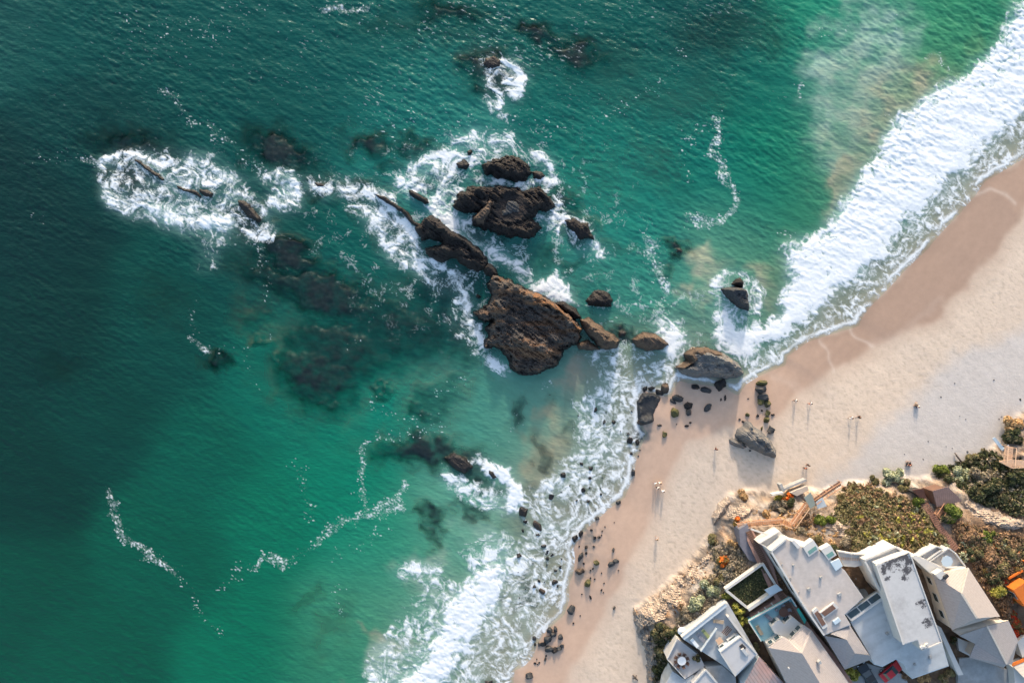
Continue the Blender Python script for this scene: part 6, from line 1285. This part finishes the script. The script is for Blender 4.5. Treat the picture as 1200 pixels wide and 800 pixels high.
dw = m.build('driftwood', bpy.data.materials['driftwood'], None, True); tag(dw, 'dark forked driftwood stump on shaded sand under the cliff', 'driftwood')

# ================================================================== plants
def leaf_mat(name, rough=.75):
    m = bpy.data.materials.new(name); nt, N, L = nodes_of(m)
    out = N.new('ShaderNodeOutputMaterial'); b = N.new('ShaderNodeBsdfPrincipled'); b.inputs['Roughness'].default_value = rough; b.inputs['Specular IOR Level'].default_value = .2
    at = N.new('ShaderNodeAttribute'); at.attribute_name = 'tint'; L.new(at.outputs['Color'], b.inputs['Base Color'])
    t = N.new('ShaderNodeBsdfTranslucent'); L.new(at.outputs['Color'], t.inputs['Color'])
    mx = N.new('ShaderNodeMixShader'); mx.inputs[0].default_value = .18; L.new(b.outputs[0], mx.inputs[1]); L.new(t.outputs[0], mx.inputs[2]); L.new(mx.outputs[0], out.inputs['Surface']); return m
LEAF = leaf_mat('foliage'); BARK = make_mat('bark', alb(92, 78, 66), .9, .2, 4)
PAL = {'olive': [(100,94,64),(114,104,72),(88,86,56),(124,106,80)], 'dark': [(58,62,42),(72,76,48),(48,52,38),(98,90,64)], 'brown': [(128,102,78),(112,90,70),(146,116,88),(98,84,62)], 'grey': [(134,122,104),(118,108,92),(148,134,112),(104,98,80)],
       'green': [(86,98,40),(104,112,48),(72,84,36),(120,124,60)], 'orange': [(206,112,44),(184,92,36),(128,92,48),(112,96,54)], 'yellow': [(142,136,62),(126,124,54),(158,148,76),(108,110,50)], 'sage': [(146,150,122),(132,136,104),(160,160,134),(116,120,90)], 'red': [(196,70,40),(168,56,36),(120,84,50),(104,92,52)], 'tan': [(176,142,100),(160,124,84),(186,156,112),(140,112,78)]}
def leaves(name, C, Nn, size, pal, parent=None, seed=0, pw=None):
    """C: leaf centres, Nn: outward normals; each leaf a bent pointed quad pair"""
    r = np.random.default_rng(seed); n = len(C)
    nn = Nn + r.normal(scale=.55, size=(n, 3)); nn /= np.linalg.norm(nn, axis=1)[:, None]
    t = np.cross(nn, r.normal(size=(n, 3))); t /= np.linalg.norm(t, axis=1)[:, None]; b = np.cross(nn, t)
    s = size * r.uniform(.6, 1.4, n)[:, None]
    v = np.stack([C - t * s, C - b * s * .45 + nn * s * .12, C + t * s, C + b * s * .45 + nn * s * .12], 1).reshape(-1, 3)
    me = bpy.data.meshes.new(name); me.vertices.add(4 * n); me.vertices.foreach_set('co', v.astype(np.float32).reshape(-1))
    me.loops.add(4 * n); me.loops.foreach_set('vertex_index', np.arange(4 * n, dtype=np.int32)); me.polygons.add(n); me.polygons.foreach_set('loop_start', np.arange(0, 4 * n, 4, dtype=np.int32)); me.update(calc_edges=True)
    P_ = np.array([alba(c) for c in PAL[pal]]) * 1.7 if isinstance(pal, str) else pal
    pick = r.choice(len(P_), n, p=pw) if pw is not None else np.clip((perlin3(C * .9, seed) * 3 + 2 + r.normal(scale=.7, size=n)).astype(int), 0, len(P_) - 1)
    col = P_[pick] * r.uniform(.7, 1.35, n)[:, None]
    ca = np.concatenate([col, np.ones((n, 1))], 1); ca = np.repeat(ca, 4, 0)
    a = me.attributes.new('tint', 'FLOAT_COLOR', 'POINT'); a.data.foreach_set('color', ca.astype(np.float32).reshape(-1))
    me.materials.append(LEAF)
    return me
def bush_pts(rx, ry, h, n, seed):
    """leaf points on the lumpy shell of several overlapping domes"""
    r = np.random.default_rng(seed); k = max(4, int(3 + rx * 1.6)); C = []; NN = []
    for i in range(k):
        a = r.uniform(0, 6.28); d = r.uniform(0, .68) ** .6; cx, cy = math.cos(a) * d * rx, math.sin(a) * d * ry; rr = r.uniform(.32, .52) * min(rx, ry); hh = h * r.uniform(.65, 1.05) * (1 - .35 * d)
        m = int(n / k); u = r.normal(size=(m, 3)); u[:, 2] = np.abs(u[:, 2]) * 1.1 - .15; u /= np.linalg.norm(u, axis=1)[:, None]
        q = r.uniform(.72, 1.08, m)[:, None]
        C.append(np.stack([cx + u[:, 0] * rr * q[:, 0], cy + u[:, 1] * rr * q[:, 0], np.maximum(.05, hh * .45 + u[:, 2] * hh * .55 * q[:, 0])], 1)); NN.append(u)
    return np.concatenate(C), np.concatenate(NN)
def shrub(px, py, rpx, h, pal, label, group=None, z=None, ry=None, name='shrub', cat='shrub', size=.26):
    g = G(px, py, 0) if z is None else Vector(P(px, py, z)); sc = S * (CAMH - g.z) / CAMH
    rx = rpx * sc; ryy = (ry or rpx) * sc; seed = int(px * 31 + py * 17) % 100000
    g = Vector(P(px, py, g.z + h * .6)); g.z = (G(px, py).z if z is None else z) - .1
    root = empty(name, g, label, cat, group)
    n = int(min(2200, 240 + 46 * rx * ryy / (size * size) * .55))
    C, NN = bush_pts(rx, ryy, h, n, seed); me = leaves('foliage', C, NN, size, pal, seed=seed)
    o = bpy.data.objects.new('foliage', me); COL.objects.link(o); o.parent = root
    m = MB(); r = random.Random(seed)
    for _ in range(4): a = r.uniform(0, 6.28); m.tube([(0, 0, -.3), (math.cos(a) * rx * .25, math.sin(a) * ryy * .25, h * .35), (math.cos(a) * rx * .55, math.sin(a) * ryy * .55, h * .7)], [.09, .06, .03], 5)
    s = m.build('stems', BARK, None); s.parent = root
    return root
SHR = [
 (872,631,0,0,'','')] if False else [
 (835,634,10,1.8,'olive','olive shrub clinging to the cliff edge above the lone walker'),(862,611,6,1.2,'orange','orange flowering shrub at the lower end of the timber stair'),(848,660,9,1.5,'orange','orange topped shrub in the brown hollow left of the slate slabs'),
 (860,637,6,1.2,'tan','tan shrub between the cliff edge and the slate slabs'),(872,582,8,1.0,'tan','round tan bush standing alone on pale sandstone'),(912,584,7,1.4,'yellow','yellow green bush left of the shelter roof'),(925,582,7,1.4,'orange','orange flowering bush beside the concrete wall'),(930,590,6,1.3,'dark','dark bush under the orange flowering one by the concrete wall'),
 (915,597,11,1.5,'grey','grey brown bush above the first bend of the timber stair'),(899,601,7,1.0,'tan','straw coloured clump above the timber stair'),(948,610,9,1.4,'brown','brown bush in the crook of the timber stair'),(940,622,8,1.2,'grey','grey bush below the timber stair beside the white balcony'),(957,588,4,1.0,'olive','small olive bush touching the shelter awning'),
 (964,611,9,1.6,'green','bright green shrub on the sandy slope, left of its pair'),(976,612,7,1.4,'green','bright green shrub on the sandy slope, right of its pair'),(960,632,8,1.2,'olive','olive shrub behind the white dormers'),(990,635,10,1.6,'grey','pale grey shrub behind the footbridge'),(975,644,9,1.3,'dark','dark green shrub beside the footbridge'),(1008,640,9,1.4,'olive','olive shrub right behind the footbridge'),
 (1025,563,7,1.4,'olive','small olive bush on the sand left of the pale upright one'),(1043,558,10,2.6,'sage','pale upright bush with bare stems by the sand'),(1056,560,10,2.6,'sage','pale feathery bush next to the seated pair'),(1060,570,9,1.6,'olive','olive bush below the pale feathery one'),(1075,587,8,1.8,'green','bright green bush beside the rusty shed'),(1120,602,14,2.6,'green','big bright green bush right of the short orange steps'),(1112,612,8,1.8,'dark','dark bush below the big bright green one'),
 (1106,551,10,2.0,'green','bright green bush at the sand edge by the driftwood'),(1142,536,9,1.8,'olive','olive bush near the pale blue panels'),(1128,558,12,2.0,'sage','sage grey bush above the board roofed hut'),(1152,560,13,2.2,'grey','grey leafless thicket right of the sage bush'),(1188,497,13,2.6,'tan','golden brown bush at the right edge of the sand'),(1192,515,12,2.4,'dark','dark bush under the golden brown one at the right edge'),
 (1172,580,16,2.8,'dark','large dark tree crown like bush on the right slope'),(1150,578,12,2.4,'dark','dark bush left of the large dark one on the right slope'),(1195,563,12,2.4,'dark','dark bush at the right edge below the orange landing'),(1135,630,12,1.6,'brown','russet bush below the sandy gully'),(1160,629,9,1.4,'green','green bush at the lower end of the sandy gully'),(1158,655,14,2.2,'brown','broad russet bush beside the taupe house balconies'),
 (1145,650,9,2.2,'dark','dark shrub touching the taupe house balcony'),(1166,680,10,2.0,'dark','dark green shrub along the right side of the taupe roof'),(1180,668,11,2.0,'olive','olive shrub left of the orange house beam'),(1174,694,11,2.2,'yellow','golden green shrub left of the orange house'),(1188,650,11,1.8,'olive','olive shrub above the orange house terrace'),(1182,712,8,1.8,'brown','brown shrub below the golden green one'),(1191,728,10,1.8,'red','bright red flowering bush below the orange house'),(1198,745,8,1.6,'red','red and green bush right of the rear roof of the taupe house'),(1182,682,5,1.4,'red','small red flowering bush by the orange beam'),
 (866,716,8,2.2,'yellow','yellow green hedge plant at the lower corner of the lawn',None),(872,728,7,2.0,'yellow','yellow green hedge plant in the middle of the row beside the teal deck'),(878,741,6,1.6,'olive','olive hedge plant lower in the row beside the teal deck'),(886,757,6,1.4,'olive','olive plant at the lower end of the row beside the teal deck'),(853,700,6,1.4,'yellow','yellow green plant at the left corner of the lawn wall'),
 (835,690,14,1.8,'sage','broad pale sage bush on the cliff above the grey terrace'),(818,708,12,1.6,'sage','sage bush against the white parapet'),(806,722,9,1.2,'grey','grey bush left of the white parapet'),(797,712,5,1.0,'brown','small reddish brown bush on the pale rock'),(842,676,9,1.6,'olive','olive bush left of the lawn wall corner'),(860,672,10,1.6,'grey','grey thicket above the lawn wall'),
 (775,742,11,2.0,'dark','dark bush at the head of the cliff point'),(788,745,9,1.8,'dark','dark bush next to the round cream parasol'),(778,762,9,1.8,'olive','olive bush left of the lowest terrace'),(772,782,8,1.6,'dark','dark bush low on the cliff left of the terraces'),(783,790,7,1.4,'brown','brown bush at the lower left of the terraces'),(817,772,4,1.4,'dark','small dark potted shrub at the corner of the lowest terrace'),
 (1000,790,9,2.4,'yellow','yellow green bush beside the black car'),(1062,792,9,1.4,'brown','dry brown bush right of the red car'),(1112,792,9,1.8,'olive','olive bush at the foot of the long white wall'),(1106,760,5,1.4,'olive','narrow green plant in the gap beside the lower grey roof'),(1118,750,4,1.6,'dark','dark plant in the corner beside the white mansard'),(1085,795,8,1.2,'tan','straw coloured plants under the lower grey roof'),
]
for s in SHR:
    hh = {(817,772): 8.8}.get((s[0], s[1]))
    shrub(s[0], s[1], s[2], s[3], s[4], s[5], 'shrubs on the bluff', hh)
# close-grown scrub that reads as one cover
def scrub(name, label, poly, pal, n_clump, rr, h, seed, size=.24, per=34, pal2=None):
    r = np.random.default_rng(seed); C = []; NN = []; us = [p[0] for p in poly]; vs = [p[1] for p in poly]; cnt = 0
    while cnt < n_clump:
        u, v = r.uniform(min(us), max(us)), r.uniform(min(vs), max(vs))
        if not inside(np.array([u]), np.array([v]), poly)[0]: continue
        cnt += 1; g = G(u, v); q = r.uniform(.6, 1.3); a = bush_pts(rr * q, rr * q, h * q * r.uniform(.6, 1.2), int(per * q * q) + 8, int(r.integers(1e6)))
        C.append(a[0] + np.array([g.x, g.y, g.z - .1])); NN.append(a[1])
    me = leaves(name, np.concatenate(C), np.concatenate(NN), size, pal, seed=seed); o = bpy.data.objects.new(name, me); COL.objects.link(o)
    tag(o, label, 'scrub', kind='stuff')
scrub('coastal_scrub', 'olive brown scrub covering the slope between stairs and hut', [(984,574),(1000,564),(1040,577),(1072,584),(1084,604),(1108,634),(1090,654),(1070,650),(1050,640),(1022,646),(1002,640),(992,622),(974,600)], 'olive', 620, .75, .9, 1)
scrub('coastal_scrub', 'brown scrub mixed through the olive slope', [(985,570),(1020,568),(1060,582),(1078,610),(1105,640),(1070,648),(1035,636),(1000,606)], 'brown', 220, .7, .9, 2)
scrub('coastal_scrub', 'dark scrub on the right slope below the driftwood', [(1094,552),(1130,542),(1152,528),(1184,540),(1204,545),(1204,604),(1178,598),(1150,588),(1132,576),(1112,566)], 'dark', 420, .8, 1.2, 3)
scrub('coastal_scrub', 'russet scrub beside the taupe house', [(1118,612),(1150,618),(1204,630),(1204,676),(1184,700),(1180,728),(1166,702),(1140,662),(1124,640)], 'brown', 430, .8, 1.1, 4)
scrub('coastal_scrub', 'olive scrub through the russet slope', [(1124,620),(1150,625),(1204,640),(1200,690),(1176,700),(1150,665)], 'olive', 200, .8, 1.1, 5)
scrub('coastal_scrub', 'dry grey scrub along the cliff edge by the lawn', [(830,628),(850,636),(872,640),(880,660),(850,690),(846,704),(800,735),(790,728),(818,694),(838,660)], 'grey', 330, .55, .6, 6, .2)
scrub('coastal_scrub', 'dark scrub on the lowest cliff point', [(768,732),(796,735),(798,748),(788,765),(780,790),(764,800),(768,765)], 'dark', 150, .6, .8, 7, .2)
scrub('coastal_scrub', 'sparse straw plants on the sandy slope by the stairs', [(880,600),(925,592),(960,600),(985,620),(975,640),(945,630),(925,624),(900,608)], 'tan', 110, .5, .45, 8, .18, 20)
scrub('coastal_scrub', 'brown weeds along the alley beside the plank path', [(884,622),(900,640),(925,690),(960,745),(952,748),(915,700),(890,655)], 'brown', 90, .4, .4, 9, .18, 20)
scrub('lawn_grass', 'rough dark grass growing on the square lawn', [(853,692),(894,663),(906,684),(877,709)], 'dark', 0, .4, .3, 10) if False else None
scrub('coastal_scrub', 'grey twiggy scrub scattered through the dark right slope', [(1120,550),(1152,535),(1200,548),(1204,600),(1150,586),(1130,572)], 'grey', 90, .7, 1.5, 13)
scrub('coastal_scrub', 'sage tufts scattered over the olive and russet slopes', [(985,574),(1072,584),(1108,634),(1150,625),(1204,640),(1190,690),(1140,660),(1090,652),(1022,644)], 'sage', 70, .6, 1.1, 14)
scrub('coastal_scrub', 'rust coloured patches on the russet slope', [(1124,625),(1150,625),(1204,650),(1190,715),(1176,700),(1150,665)], 'orange', 40, .5, 1.0, 15)
scrub('coastal_scrub', 'yellow green tufts on the olive slope', [(1000,600),(1072,590),(1100,634),(1080,650),(1022,640)], 'yellow', 60, .6, 1.0, 16)
scrub('coastal_scrub', 'thin plants dotting the pale cliff face', [(760,705),(800,668),(832,632),(842,650),(812,700),(780,728)], 'brown', 34, .35, .35, 17, .15, 14)
r = np.random.default_rng(12); gp = []
while len(gp) < 2600:
    u, v = r.uniform(850, 910), r.uniform(660, 712)
    if sdf(np.array([u]), np.array([v]), [(851,691.5),(894,661),(908,684.5),(876.5,711.5)])[0] > 1.2: gp.append(P(u, v, 8.62 + r.uniform(0, .18)))
gp = np.array(gp); me = leaves('lawn_grass', gp, np.tile([0, 0, 1.0], (len(gp), 1)), .16, 'dark', seed=77, pw=[.4, .3, .2, .1]); o = bpy.data.objects.new('lawn_grass', me); COL.objects.link(o); tag(o, 'rough dark grass growing on the small square lawn', 'grass', kind='stuff')
